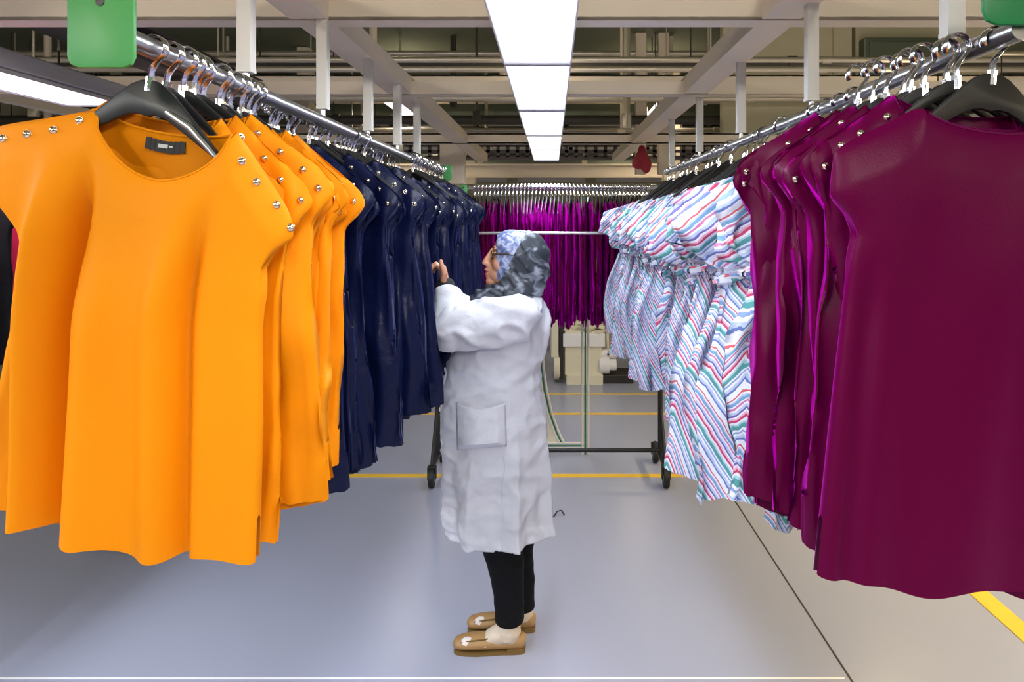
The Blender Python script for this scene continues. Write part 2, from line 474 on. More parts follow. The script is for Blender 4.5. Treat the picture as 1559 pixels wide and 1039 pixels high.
    for k in range(90): mb.box((-4.45 + k * 0.1, y, z), (0.035, 0.012, 0.12))
    mb.box((0, y + 0.12, z - 0.07), (9, 0.24, 0.01))
    tag(mb.obj('cable_tray', M['tray'], smooth=False), 'long slotted cable tray crossing behind the far end of the lights', 'cable tray')
    mb = MB(); mb.box((0, 8.4, 2.20), (9, 0.2, 0.12)); mb.box((0, 8.29, 2.27), (9, 0.02, 0.02)); mb.box((0, 8.29, 2.13), (9, 0.02, 0.02))
    tag(mb.obj('cable_duct', M['beam'], smooth=False), 'plain cream trunking low behind the slotted tray', 'trunking')
    for k in range(11):     # cream infill panels under the roof, far back, each in a frame
        x = -6.2 + k * 1.16
        if x > 1.5: continue
        o = MB().box((x, 9.62, 2.86), (0.98, 0.04, 0.52)).box((x, 9.585, 3.13), (1.06, 0.05, 0.05)).box((x, 9.585, 2.59), (1.06, 0.05, 0.05)).box((x - 0.51, 9.585, 2.86), (0.05, 0.05, 0.59)).box((x + 0.51, 9.585, 2.86), (0.05, 0.05, 0.59)).box((x, 9.59, 2.90), (0.96, 0.03, 0.03)).box((x, 9.62, 3.28), (0.03, 0.03, 0.34)).obj('trim_%d' % (k + 20), M['white_enamel'], smooth=False); struct(o)
    for k in range(30):     # droppers hung from the roof
        x = -4.6 + (k % 15) * 0.44 + rnd.uniform(-0.2, 0.2); y = rnd.choice((5.6, 6.4, 7.1, 8.0, 9.4)); zb = rnd.uniform(2.3, 2.75)
        mb = MB().tube([(x, y, zb), (x, y, 3.44)], rnd.choice((0.012, 0.02, 0.03)), 8)
        mb.box((x, y, zb + 0.05), (0.07, 0.05, 0.12), bev=0.004)
        tag(mb.obj('dropper', M[rnd.choice(('pipe_dark', 'pipe_steel', 'beam'))]), 'thin vertical cable dropper with a small box at its end, hung from the roof', 'dropper', 'vertical droppers under the roof')
    # hooked black cable in front of the partition
    tag(MB().tube([(2.35, 6.5, 2.66), (2.6, 6.48, 2.60), (2.9, 6.48, 2.60), (3.3, 6.5, 2.57), (3.9, 6.5, 2.6)], 0.03, 8).obj('cable_bundle', M['pipe_dark']), 'black sagging cable bundle in front of the cream partition wall', 'cable')
    tag(MB().box((3.15, 6.475, 3.05), (0.75, 0.12, 0.42), bev=0.01).box((3.15, 6.405, 3.05), (0.66, 0.03, 0.34), bev=0.005).obj('control_box', M['duct'], smooth=False), 'grey green metal box high on the partition at the upper right', 'box')
    # green window band of cream panels on the far wall
    for k in range(9):
        x = -5.6 + k * 1.4
        o = MB().box((x, 12.93, 2.55), (1.2, 0.06, 0.5)).box((x, 12.9, 2.55), (1.1, 0.04, 0.4)).obj('trim_%d' % (k + 1), M['white_enamel'], smooth=False); struct(o)

def build_fixture(name_label, x, y_far, L, power, col, group=None, half=0.13, grey=False, z=None, up=3.2):
    """a trough light: spine, two tubes, two reflector wings, end plates"""
    yc = y_far - L / 2
    r = empty('ceiling_light', (x, yc, z or FIX_Z), name_label, 'light', group)
    mb = MB()
    mb.box((0, 0, 0.05), (0.05, L, 0.06), bev=0.004)
    mb.obj('spine', M['white_enamel'], r, smooth=False)
    for s in (-1, 1):
        wing = MB().prism([(s * 0.025, 0.075), (s * half, 0.0), (s * half, -0.012), (s * (half - 0.004), -0.012), (s * (half - 0.006), -0.004), (s * 0.025, 0.068)], -L / 2, L / 2)
        wing.obj('reflector', M['grey_panel' if grey else 'white_enamel'], r, smooth=False)
        t = MB().tube([(s * 0.062, -L / 2 + 0.03, 0.018), (s * 0.062, L / 2 - 0.03, 0.018)], 0.014, 12).obj('tube', M['tube'], r)
        for e in (-1, 1):
            MB().tube([(s * 0.062, e * (L / 2 - 0.03), 0.018), (s * 0.062, e * (L / 2 - 0.005), 0.018)], 0.016, 12).obj('end_cap', M['grey_panel'], t)
    for e in (-1, 1):
        MB().prism([(-half, -0.012), (half, -0.012), (half, 0.0), (0.03, 0.08), (-0.03, 0.08), (-half, 0.0)], e * L / 2 - 0.003, e * L / 2 + 0.003).obj('end_plate', M['grey_panel'], r, smooth=False)
    MB().box((0, 0, -0.004), (half * 1.92, L - 0.012, 0.004)).obj('lens', M['lens'], r, smooth=False)  # added glow sheet across the mouth of the open trough
    if grey: MB().box((0, 0, 0.036), (half * 2.02, L, 0.062), bev=0.006).obj('housing', M['grey_panel'], r, smooth=False)
    for e in (-0.3, 0.3):
        MB().tube([(0, e * L, 0.08), (0, e * L, 0.45)], 0.004, 6).obj('hanger_wire', M['dark_steel'], r)
    lo = fixture_light(0, 0, -0.016, power, col, w=half * 1.3, l=L * 0.92); lo.parent = r
    if up:
        ul = fixture_light(0, 0, 0.16, up, WARM, w=half * 1.3, l=L * 0.92); ul.rotation_euler = (PI, 0, 0); ul.parent = r  # upward light added above the trough to brighten the roof
    return r

def build_lights():
    labs = ['trough light of the central row, overhead and behind the camera', 'trough light of the central row, just behind the camera', 'central trough light nearest the camera, directly overhead', 'central trough light at the top edge of the picture', 'large central trough light, second from the top edge',
            'third central trough light along the row', 'fourth central trough light along the row', 'fifth central trough light along the row', 'farthest central trough light of the row']
    for lab, y in zip(labs, CENTRE_FIX):
        build_fixture(lab, -0.045, y, 0.955, 10.5 if y > 0 else 4.5, COOL, 'central row of trough lights', half=0.107)
    for y in (-0.68, 0.52, 1.72, 2.92):
        build_fixture('long trough light over the rack at the far left' if y > 2 else 'trough light over the far left aisle, out past the amber blouses', -1.83, y, 1.19, 30.0, COOL, 'left aisle trough lights', grey=True, z=EYE + 0.465)
    for y in (-1.0, 0.3, 1.5, 2.7, 4.0, 5.3):
        build_fixture('trough light over the aisle beyond the purple blouses', 2.35, y, 1.13, 29.0, GOLDEN, 'right aisle trough lights')
    for x in (-4.6, 4.7):  # out-of-view fixtures added to brighten the ceiling and far hall
        for y in ((1.5, 4.2) if x < 0 else (1.5, 4.2, 6.9, 9.6)):
            build_fixture('added trough light out of view over a side aisle of the hall', x, y, 1.5, 20.0, WARM, 'added side aisle trough lights', z=2.6, up=4.0)
    for x in (-1.6, 1.2):
        for y in (8.6, 10.8):
            build_fixture('trough light far back over the sewing tables', x, y, 1.2, 15.0, WARM, 'trough lights over the sewing tables', z=2.85, up=5.0)
    # fill lamps added unseen behind the camera to brighten the beam faces
    for x in (-2.6, 0.9):
        r = empty('fill_lamp', (x, -2.2, 3.0), 'added unseen fill lamp under the roof behind the camera, %s' % ('towards the left aisle' if x < 0 else 'above the middle aisle'), 'lamp', 'added fill lamps')
        MB().tube([(0, 0, 0.32), (0, 0, 0.30), (0, 0, 0.18), (0, 0, 0.06)], [0.04, 0.09, 0.16, 0.21], 24, cap=False).obj('lamp_shade', M['white_enamel'], r)
        MB().tube([(0, 0, 0.32), (0, 0, 0.45)], 0.015, 8).obj('stem', M['dark_steel'], r)
        MB().ell((0, 0, 0.12), (0.08, 0.08, 0.10)).obj('bulb', M['tube'], r)
        ld = bpy.data.lights.new('fill_light', 'POINT'); ld.energy = 175; ld.color = (1.0, 0.90, 0.76); ld.shadow_soft_size = 0.2
        lo = bpy.data.objects.new('fill_light', ld); COL.objects.link(lo); lo.parent = r; lo.location = (0, 0, -0.12)
    # dark perforated channel above the left light
    mb = MB().box((-1.72, 2.6, 2.345), (0.03, 3.4, 0.13)).box((-1.66, 2.6, 2.410), (0.12, 3.4, 0.012)).box((-1.66, 2.6, 2.280), (0.12, 3.4, 0.012))
    for k in range(20): mb.tube([(-1.706, 1.05 + k * 0.16, 2.345), (-1.703, 1.05 + k * 0.16, 2.345)], 0.012, 8)
    tag(mb.obj('steel_channel', M['tray'], smooth=False), 'dark grey perforated steel channel beside the far left light', 'channel')

# ------------------------------------------------------------------ rails with their posts
RAIL_Z = EYE + 0.268
RAIL_R = 0.016
LX, RX = -0.63, 0.665
def plate_outline(w, h, c):
    return [(-w / 2 + c, -h / 2), (w / 2 - c, -h / 2), (w / 2 - c * 0.3, -h / 2 + c * 0.3), (w / 2, -h / 2 + c), (w / 2, h / 2 - c), (w / 2 - c * 0.3, h / 2 - c * 0.3), (w / 2 - c, h / 2),
            (-w / 2 + c, h / 2), (-w / 2 + c * 0.3, h / 2 - c * 0.3), (-w / 2, h / 2 - c), (-w / 2, -h / 2 + c), (-w / 2 + c * 0.3, -h / 2 + c * 0.3)]
def build_rail(x, y0, y1, posts, post_x, label, m_plate, side):
    r = empty('garment_rail', (x, y0, 0), label, 'rail')
    r_ = (x, y0, 0)
    MB().tube([(0, 0, RAIL_Z), (0, y1 - y0, RAIL_Z)], RAIL_R, 16).obj('rail_tube', M['rail_steel'], r)
    for d in posts:
        px = post_x - x
        mb = MB().box((px, d - y0, (RAIL_Z + 0.034 + 2.2) / 2), (0.031, 0.031, 2.2 - RAIL_Z - 0.034), bev=0.004)
        o = mb.obj('support_post', M['post'], r)
        b2 = MB().box((px / 2, d - y0, RAIL_Z + 0.037), (abs(px) + 0.03, 0.03, 0.008)).obj('bracket', M['post'], o, smooth=False)
        MB().tube([(0, d - y0, RAIL_Z), (0, d - y0, RAIL_Z + 0.037)], 0.007, 8).obj('bracket_pin', M['rail_steel'], o)
    return r
def green_plate(parent, c, w, h, m, holes=1, name='end_plate'):
    """a green plate with clipped corners and screw holes at its top"""
    o = MB().prism(plate_outline(w, h, w * 0.16), -0.004, 0.004, bev=0.0015).obj(name, m, parent)
    o.location = c
    for k in range(holes):
        hx = 0 if holes == 1 else (-0.012 + 0.03 * k)
        MB().tube([(hx, -0.0055, h / 2 - 0.018), (hx, 0.0055, h / 2 - 0.018)], 0.006, 12).obj('screw_hole', M['dark_steel'], o)
    return o

# ------------------------------------------------------------------ garments
class GarmentSpec: pass
def edge_profile(pts):
    zs = np.array([p[0] for p in pts][::-1]); ws = np.array([p[1] for p in pts][::-1])
    return lambda z: np.interp(z, zs, ws)

def panel_surface(sp, side):
    """grids x, y, z of one panel (side -1 front, +1 back)"""
    NS, NV = sp.ns, sp.nv
    s = np.linspace(-1, 1, NS)[None, :]; v = np.linspace(0, 1, NV)[:, None]
    rng = sp.rng
    tip, nh = sp.tip, sp.neck
    tl, tr, dl, dr = sp.asym or (tip, tip, sp.drop, sp.drop)
    tt = np.where(s < 0, tl, tr); dd = np.where(s < 0, dl, dr)
    xt = s * tt
    sh = sp.zn - (np.abs(xt) - nh) / (tt - nh) * dd
    dip = sp.dip if side < 0 else sp.dip_back
    zt = np.where(np.abs(xt) < nh, sp.zn - dip * np.power(np.clip(1 - (xt / nh) ** 2, 0, 1), 0.62), sh)
    # shoulder seam: bowed softly
    hem = sp.zb + sp.hem_amp * np.sin(s * 4.2 + sp.ph[0]) + sp.hem_amp * 0.6 * np.sin(s * 9.7 + sp.ph[1])
    if side > 0: hem = hem - sp.back_drop * (1 - s ** 2)
    z = zt + (hem - zt) * v
    top = sstep(sp.zn - sp.drop - 0.11, sp.zn - sp.drop - 0.02, z)
    E = sp.edge(z) * (1 + (tt / tip - 1) * top)
    core = sp.core(z) * (1 + (tt / tip - 1) * top)
    a = np.abs(s) ** 6
    x = (1 - a) * s * core + a * np.sign(s) * E
    T = sp.thick(z)
    f0 = np.where(np.abs(xt) < nh, 0.55, 0.0)
    close = f0 + (1 - f0) * np.sqrt(np.clip(v / 0.10, 0, 1))
    th = T * close * np.power(np.clip(1 - np.abs(s) ** 2.6, 0, 1), 0.55)
    amp = sp.fold_amp(z)
    ph = sp.ph_f if side < 0 else sp.ph_b
    fo = np.zeros_like(z)
    for k, (fr, am) in enumerate(sp.folds):
        fo = fo + am * np.sin(2 * PI * (x * fr * (1 + 0.10 * sp.spread * (z - sp.zn))) + ph[k] + 1.3 * np.sin(z * 3.1 + ph[k]))
    y = side * th + amp * (fo + sp.rib * np.sin(2 * PI * (np.abs(x) * 31 + 0.25 * np.sin(z * 7 + ph[2])) + ph[1]) * np.abs(s) ** 3) * (1 - 0.75 * np.abs(s) ** 8)
    sway = sp.sway * np.sin(z * 5.0 + sp.ph[2]) + sp.curl * np.sign(s) * 0 + sp.cup * (s ** 2) + sp.curl * s
    y = y + sway
    if side < 0:
        for (cx, wd, dp, z0) in sp.creases:
            y = y + dp * np.exp(-((x - cx) / wd) ** 2) * sstep(z0, z0 - 0.16, z)
    x0_ = x.copy()
    z = z - sp.shear * x
    x = x + sp.lean * sstep(0.02, 0.34, sp.zn - z)
    # crumples
    if sp.crumple > 0:
        sd = sp.seed * 3.1 + (7 if side > 0 else 0)
        ed = np.abs(s) ** 4
        for i in range(NV):
            for j in range(NS):
                p = (x[i, j], y[i, j] * 0.5, z[i, j])
                cz = sp.cz if z[i, j] > getattr(sp, 'zw', -9) - 0.03 else 4.0
                c = nz(p, (17, 17, cz), sd) + 0.5 * nz(p, (36, 36, cz * 2.2), sd + 3)
                
                k = sp.crumple * min(1.0, v[i, 0] / 0.06)
                y[i, j] += c * k * (1 if side < 0 or j in (0, NS - 1) else -1)
                if 0 < i: x[i, j] += sp.cx * k * nz(p, (11, 11, cz), sp.seed * 3.1 + 11) * (0.4 + abs(s[0, j]))
    # side seams are shared by both panels
    for j in (0, NS - 1):
        for i in range(NV):
            k = min(1.0, v[i, 0] / 0.2)
            p = (0.3 * j, 0, z[i, j])
            y[i, j] = sway[i, j] + k * sp.edge_wave * (1.6 * nz(p, (9, 1, 6), sp.seed * 2.3) + 0.8 * nz(p, (9, 1, 15), sp.seed * 4.1))
    return x, y, z, s, v

def garment_mesh(name, sp, smooth=True, stripe=False):
    gx, gf = [], []
    uvs = []
    NS, NV = sp.ns, sp.nv
    for side in (-1, 1):
        x, y, z, s, v = panel_surface(sp, side)
        # open side slits near the hem
        if sp.slit:
            for j in (0, NS - 1):
                for i in range(NV):
                    if v[i, 0] > 0.87: y[i, j] += side * 0.006
        off = len(gx)
        gx.extend(zip(x.ravel(), y.ravel(), z.ravel()))
        if stripe:
            u = sp.stripe_fn(x, z, np.broadcast_to(s, x.shape)); uvs.extend(u.ravel())
        for i in range(NV - 1):
            for j in range(NS - 1):
                a = off + i * NS + j
                q = (a, a + 1, a + NS + 1, a + NS)
                gf.append(q[::-1] if side < 0 else q)
        if side < 0: sp.front = (x, y, z)
        else: sp.back = (x, y, z)
    me = bpy.data.meshes.new(name)
    me.from_pydata([tuple(map(float, p)) for p in gx], [], gf); me.update()
    if stripe:
        uv = me.uv_layers.new(name='stripe')
        li = np.empty(len(me.loops), dtype=np.int32); me.loops.foreach_get('vertex_index', li)
        arr = np.zeros((len(li), 2), dtype=np.float32); arr[:, 0] = np.array(uvs)[li]
        uv.data.foreach_set('uv', arr.ravel())
    bm = bmesh.new(); bm.from_mesh(me)
    bmesh.ops.remove_doubles(bm, verts=bm.verts, dist=0.0006)
    for f in bm.faces: f.smooth = True
    bm.to_mesh(me); bm.free()
    return me

def blouse_spec(seed, length=0.70, t0=0.026, fold=0.010, crumple=0.003, ns=41, nv=52, w=0.195, hem_w=0.205, tip=0.235, folds=None, sway=0.004, curl=0.0, cup=0.0, zn=None, drop=0.135, dip=0.085, rear=True):
    if zn is None: zn = -0.088 if rear else -0.112
    if rear: length += 0.024
    sp = GarmentSpec(); sp.seed = seed
    rng = random.Random(seed); sp.rng = rng
    sp.ns, sp.nv = ns, nv
    sp.tip, sp.neck, sp.zn, sp.drop = tip, 0.110, zn, drop
    sp.dip, sp.dip_back = dip, 0.022
    sp.zb = zn - length
    sp.hem_amp = 0.006; sp.back_drop = rng.uniform(0.0, 0.03)
    zt = zn - drop
    sp.edge = edge_profile([(0, tip), (zt, tip), (zt - 0.010, tip - 0.001), (zt - 0.036, w + 0.016), (zt - 0.060, w - 0.005), (zt - 0.16, w), (zt - 0.3, w + 0.004), (sp.zb, hem_w), (-2, hem_w)])
    sp.core = edge_profile([(0, tip), (zt + 0.02, tip), (zt - 0.16, w * 0.99), (zt - 0.3, w), (sp.zb, hem_w), (-2, hem_w)])
    sp.thick = edge_profile([(0, t0 * 0.8), (zt, t0), (sp.zb, t0 * 1.1), (-2, t0 * 1.1)])
    sp.fold_amp = edge_profile([(0, fold * 0.1), (zn, fold * 0.12), (zt - 0.05, fold * 0.6), (sp.zb, fold * 1.25), (-2, fold * 1.25)])
    sp.folds = folds or [(4.6, 0.55), (8.3, 0.4), (13.0, 0.22)]
    sp.ph = [rng.uniform(0, 6.28) for _ in range(6)]
    sp.ph_f = [rng.uniform(0, 6.28) for _ in range(6)]; sp.ph_b = [rng.uniform(0, 6.28) for _ in range(6)]
    sp.spread = rng.uniform(-1, 1)
    sp.sway, sp.curl, sp.cup = sway, curl, cup
    sp.edge_wave = crumple * 1.3
    sp.creases = []; sp.shear = 0.0; sp.asym = None; sp.lean = 0.0
    sp.crumple = crumple; sp.cz = 5.0; sp.cx = 0.7; sp.rib = 0.0
    if rear: sp.rib = 0.55; sp.neck = 0.092
    sp.slit = True
    return sp

def dress_spec(seed, length=0.62, hike=0.0):
    """striped dress: puffed ruffle on top, gathered waist, hanging skirt"""
    sp = GarmentSpec(); sp.seed = seed
    rng = random.Random(seed); sp.rng = rng
    sp.ns, sp.nv = 61, 74
    zn = -0.150; zw = zn - 0.27; zb = zn - length - 0.165 + hike
    sp.tip, sp.neck, sp.zn, sp.drop = 0.27, 0.10, zn, 0.085
    sp.dip, sp.dip_back = 0.05, 0.02
    sp.zb = zb; sp.hem_amp = 0.014; sp.back_drop = 0.0
    zt = zn - 0.085
    wob = rng.uniform(-0.015, 0.02)
    sp.edge = edge_profile([(0, 0.24), (zt + 0.02, 0.255), (zt - 0.03, 0.33 + wob), (zt - 0.09, 0.36 + wob), (zt - 0.15, 0.345 + wob), (zw + 0.03, 0.29), (zw, 0.25), (zw - 0.03, 0.262), (zb, 0.275), (-2, 0.275)])
    sp.core = edge_profile([(0, 0.25), (zt, 0.27), (zt - 0.09, 0.32), (zw, 0.25), (zb, 0.27), (-2, 0.27)])
    sp.thick = edge_profile([(0, 0.02), (zt, 0.035), (zt - 0.08, 0.052), (zw + 0.05, 0.046), (zw, 0.016), (zw - 0.06, 0.030), (zb, 0.042), (-2, 0.042)])
    sp.fold_amp = edge_profile([(0, 0.002), (zn, 0.003), (zt - 0.06, 0.016), (zw + 0.05, 0.022), (zw, 0.006), (zw - 0.06, 0.024), (zb, 0.034), (-2, 0.034)])
    sp.folds = [(5.0, 0.6), (10.0, 0.4), (19.0, 0.2)]
    sp.ph = [rng.uniform(0, 6.28) for _ in range(6)]
    sp.ph_f = [rng.uniform(0, 6.28) for _ in range(6)]; sp.ph_b = [rng.uniform(0, 6.28) for _ in range(6)]
    sp.spread = rng.uniform(-1, 1); sp.sway = 0.006; sp.curl = rng.uniform(-0.02, 0.02); sp.cup = 0.0
    sp.crumple = 0.034; sp.cz = 12.0; sp.cx = 1.0; sp.rib = 0.0; sp.zw = zw; sp.edge_wave = 0.036; sp.slit = False; sp.creases = []; sp.shear = 0.0; sp.asym = None; sp.lean = 0.0
    x0 = rng.uniform(-0.05, 0.05); sl = rng.choice((1.3, 1.8)); fq = 9.5
    def stripe(x, z, s):
        top = z > zw
        # ruffle stripes run outwards and down; skirt stripes meet in chevrons
        up = (0.65 * z + 1.0 * np.abs(x) + 0.3 * x) * fq
        fold = np.abs(((x - x0) / 0.10 + 100) % 2 - 1) * 0.10
        dn = (z * 0.8 + fold * sl) * fq + 0.37
        return np.where(top, up, dn)
    sp.stripe_fn = stripe
    return sp

def stud_mesh():
    mb = MB(); mb.ell((0, 0, 0), (0.0058, 0.0038, 0.0058), 12, 8)
    mb.tube([(0, 0.0005, 0), (0, 0.002, 0)], 0.0068, 12)
    return mb.mesh('stud')

def stud_positions(sp, n=4, sides=(-1, 1)):
    x, y, z = sp.front
    out = []
    for sd in sides:
        for k in range(n):
            tp, dr = (sp.tip, sp.drop) if not sp.asym else (sp.asym[0], sp.asym[2]) if sd < 0 else (sp.asym[1], sp.asym[3])
            xx = sd * (sp.neck + 0.020 + (tp - sp.neck - 0.043) * k / (n - 1))
            zz = sp.zn - (abs(xx) - sp.neck) / (tp - sp.neck) * dr - 0.020 - sp.shear * xx
            d = (x - xx) ** 2 + (z - zz) ** 2
            i, j = np.unravel_index(np.argmin(d), d.shape)
            out.append((float(x[i, j]), float(y[i, j]) - 0.002, float(z[i, j])))
    return out

STUD = None
def neckband_obj(sp, m, parent):
    x, y, z = sp.front; xb, yb, zb_ = sp.back
    js = [j for j in range(sp.ns) if abs(np.linspace(-1, 1, sp.ns)[j] * sp.tip) <= sp.neck + 1e-6]
    pts = [Vector((x[0, j], y[0, j], z[0, j])) for j in js] + [Vector((xb[0, j], yb[0, j], zb_[0, j])) for j in reversed(js)]
    mb = MB().tube(pts + [pts[0]], 0.0022, 6, cap=False)
    return mb.obj('neckband', m, parent)

def make_blouse(name, sp, m, label, cat, group=None, studs=4, stud_sides=(-1, 1), inner_label=False, band=True):
    me = garment_mesh(name, sp)
    root = link(name, me, m); tag(root, label, cat, group)
    for p in stud_positions(sp, studs, stud_sides) if studs else ():
        o = link('stud', STUD, M['stud'], root) if False else bpy.data.objects.new('stud', STUD)
        if o.name not in COL.objects: COL.objects.link(o)
        o.parent = root; o.location = p
    if band: neckband_obj(sp, m, root)
    if inner_label:
        xb, yb, zb_ = sp.back
        jc = sp.ns // 2
        yy = float(yb[2, jc])
        lb = MB()
        n = 8
        for k in range(n):
            u = -0.032 + 0.064 * k / n; u2 = -0.032 + 0.064 * (k + 1) / n
            lb.box(((u + u2) / 2, 0, -0.004 * math.cos((u + u2) / 2 / 0.032 * 1.5) ), (u2 - u + 0.001, 0.0015, 0.019))
        lo = lb.obj('neck_label', M['label'], root, smooth=False); lo.location = (-0.010, yy - 0.003, float(zb_[0, jc]) - 0.016); lo.rotation_euler = (0, 0.12, 0)
        MB().box((-0.003, -0.0012, -0.003), (0.016, 0.0008, 0.006)).box((0.010, -0.0012, -0.0025), (0.006, 0.0008, 0.003)).obj('label_mark', M['labeltext'], lo, smooth=False)
    return root

def slim_hanger_mesh():
    top, bot = [], []
    n = 22
    for i in range(n + 1):
        x = -0.172 + 0.344 * i / n; a = abs(x)
        zt = -0.052 - 0.014 * (a / 0.03) ** 2 if a < 0.03 else -0.066 - (a - 0.03) * 0.76
        top.append((x, zt)); bot.append((x, zt - (0.024 - 0.012 * min(1, a / 0.1))))
    return MB().prism(bot + top[::-1], -0.005, 0.005, bev=0.002).mesh('slim_hanger')
def hanger_mesh():
    """moulded plastic hanger: deep hub and two drooping arms, outline given a thickness"""
    top, bot = [], []
    n = 26
    for i in range(n + 1):
        x = -0.172 + 0.344 * i / n; a = abs(x)
        zt = -0.050 - 0.02 * (a / 0.04) ** 2 if a < 0.04 else -0.070 - (a - 0.04) * 0.98 - 0.1 * (a - 0.04) ** 2
        dep = 0.058 - 0.044 * min(1.0, (a / 0.12)) if a < 0.12 else 0.014
        top.append((x, zt)); bot.append((x, zt - dep))
    return MB().prism(bot + top[::-1], -0.0055, 0.0055, bev=0.0025).mesh('hanger')
def hook_mesh():
    pts = [(0, 0, -0.058), (0, 0, -0.036), (0.004, 0, -0.026)]
    R = RAIL_R + 0.0035
    for k in range(13):
        th = -PI / 2 * 0.62 + (PI * 1.5) * k / 12
        pts.append((R * math.cos(th), 0, R * math.sin(th)))
    mb = MB()
    mb.tube(pts, [(0.0022, 0.0090)] * len(pts), 8, ref=(1, 0, 0))
    mb.tube([(0, 0, -0.068), (0, 0, -0.046)], 0.0075, 8)
    return mb.mesh('hook')

def build_garments():
    global STUD
    STUD = stud_mesh(); STUD.materials.append(M['stud'])
    hm = hanger_mesh(); hm.materials.append(M['black_plastic'])
    hs = slim_hanger_mesh(); hs.materials.append(M['black_plastic'])
    hk = hook_mesh(); hk.materials.append(M['chrome'])
    def hanger(loc, rot, label, group=None, broad=False):
        h = bpy.data.objects.new('clothes_hanger', hm if broad else hs); COL.objects.link(h)
        h.location = loc; h.rotation_euler = rot
        tag(h, label, 'hanger', group)
        k = bpy.data.objects.new('hook', hk); COL.objects.link(k); k.parent = h
        return h
    ords = ['foremost', 'second', 'third', 'fourth', 'fifth', 'sixth', 'seventh', 'eighth', 'ninth', 'tenth', 'eleventh', 'twelfth']
    # ---- amber blouses, front of the left rail
    rnd = random.Random(11)
    ys = [1.135] + [1.175 + 0.034 * k for k in range(11)]
    for i, y in enumerate(ys):
        if i == 0:
            sp = blouse_spec(3, rear=False, tip=0.248, length=0.665, t0=0.030, fold=0.011, crumple=0.0012, ns=61, nv=80, folds=[(3.3, 0.8), (6.1, 0.35), (9.0, 0.15)], sway=0.003, dip=0.096, drop=0.145, w=0.198, hem_w=0.200)
            sp.shear = 0.13; sp.asym = (0.275, 0.226, 0.058, 0.150); sp.lean = -0.040
            sp.creases = [(-0.112, 0.017, 0.058, -0.16), (-0.166, 0.020, -0.034, -0.16), (-0.212, 0.018, 0.026, -0.3), (0.085, 0.013, 0.036, -0.20), (0.046, 0.02, -0.018, -0.25), (-0.06, 0.03, -0.018, -0.3)]
            rot = (0, math.radians(1.2), math.radians(-2)); x = LX + 0.026
        else:
            sp = blouse_spec(20 + i, length=0.675 + rnd.uniform(-0.03, 0.02), t0=0.017, fold=0.011, crumple=0.016, curl=rnd.uniform(-0.02, 0.035), sway=0.007)
            rot = (0, math.radians(rnd.uniform(-3, 10)), math.radians(rnd.uniform(-12, 5))); x = LX + 0.012 - 0.001 * i + rnd.uniform(-0.012, 0.012)
        o = make_blouse('amber_blouse', sp, M['amber'], '%s amber yellow cap-sleeve blouse on the left rail, %s' % (ords[i], 'with black neck label showing' if i == 0 else 'counted from the camera'), 'blouse', 'amber blouses at the front of the left rail',
                        inner_label=(i == 0), stud_sides=(-1, 1) if i == 0 else (1,))
        o.location = (x, y, RAIL_Z); o.rotation_euler = rot
        h = hanger((x, y, RAIL_Z), rot, 'black plastic hanger holding the %s amber blouse' % ords[i], 'hangers of the amber blouses', broad=(i == 0))
        if i == 0: h.rotation_euler = (0, math.radians(7), math.radians(-2)); h.location.x = LX + 0.006; b = MB().tube([(0.035, -0.0075, -0.098), (0.075, -0.009, -0.118), (0.128, -0.008, -0.164)], [(0.005, 0.003), (0.006, 0.003), (0.0035, 0.003)], 10).obj('arm_insert', M['rail_steel'], h); b['label'] = 'silver arm insert'
    # ---- navy blouses along the rest of the left rail
    protos = []
    for k in range(7):
        sp = blouse_spec(60 + k, length=0.72, t0=0.014, fold=0.012, crumple=0.014, curl=rnd.uniform(-0.03, 0.03), sway=0.008, folds=[(5.2, 0.5), (10.5, 0.4), (17, 0.25)], ns=37, nv=50)
        sp.edge_wave = 0.016
        protos.append(sp)
    lab = 'navy blue studded cap-sleeve blouse packed in the long row on the left rail'
    n = 72
    made = {}
    for i in range(n):
        t = i / (n - 1)
        y = 1.60 + (3.98 - 1.60) * t
        k = i % 7
        Lz = 1.04 + 0.06 * min(1, t * 2.2) + rnd.uniform(-0.02, 0.02)
        rot = (math.radians(rnd.uniform(-1.5, 1.5)), math.radians(rnd.uniform(-4, 4)), math.radians(rnd.uniform(-10, 10)))
        x = LX - 0.05 + 0.07 * min(1, t * 1.6) + rnd.uniform(-0.02, 0.02)
        if 0.34 < t < 0.62: x -= 0.045
        if k not in made:
            o = make_blouse('navy_blouse', protos[k], M['navy'], lab, 'blouse', 'navy blouses on the left rail', stud_sides=(1,), band=False)
            made[k] = o
            o.location = (x, y, RAIL_Z); o.rotation_euler = rot; o.scale = (1, 1, Lz)
        else:
            o = copy_tree(made[k], (x, y, RAIL_Z), rot, (1, 1, Lz), lab, 'navy blouses on the left rail')
        hanger((x, y, RAIL_Z), (0, 0, rot[2] * 0.5), 'black hanger under a navy blouse on the left rail', 'hangers of the navy blouses')
    # peach garment at the end of the left rail
    sp = blouse_spec(301, length=0.66, t0=0.02, fold=0.01, crumple=0.008)
    o = make_blouse('peach_blouse', sp, M['peach'], 'peach coloured blouse hanging last behind the navy blouses', 'blouse', studs=0); o.location = (LX - 0.01, 4.06, RAIL_Z)
    o.scale = (1, 1, 1.06)
    hanger((LX - 0.01, 4.06, RAIL_Z), (0, 0, 0), 'black hanger holding the peach blouse')
    t = MB().prism(plate_outline(0.05, 0.12, 0.006), -0.001, 0.001).obj('swing_tag', M['tag_white'], None, smooth=False)
    t.location = P(717, 402, 4.0); tag(t, 'white card tag hanging beside the last navy blouse', 'tag')
    t = MB().prism(plate_outline(0.055, 0.062, 0.006), -0.001, 0.001).obj('swing_tag', M['tag_white'], None, smooth=False)
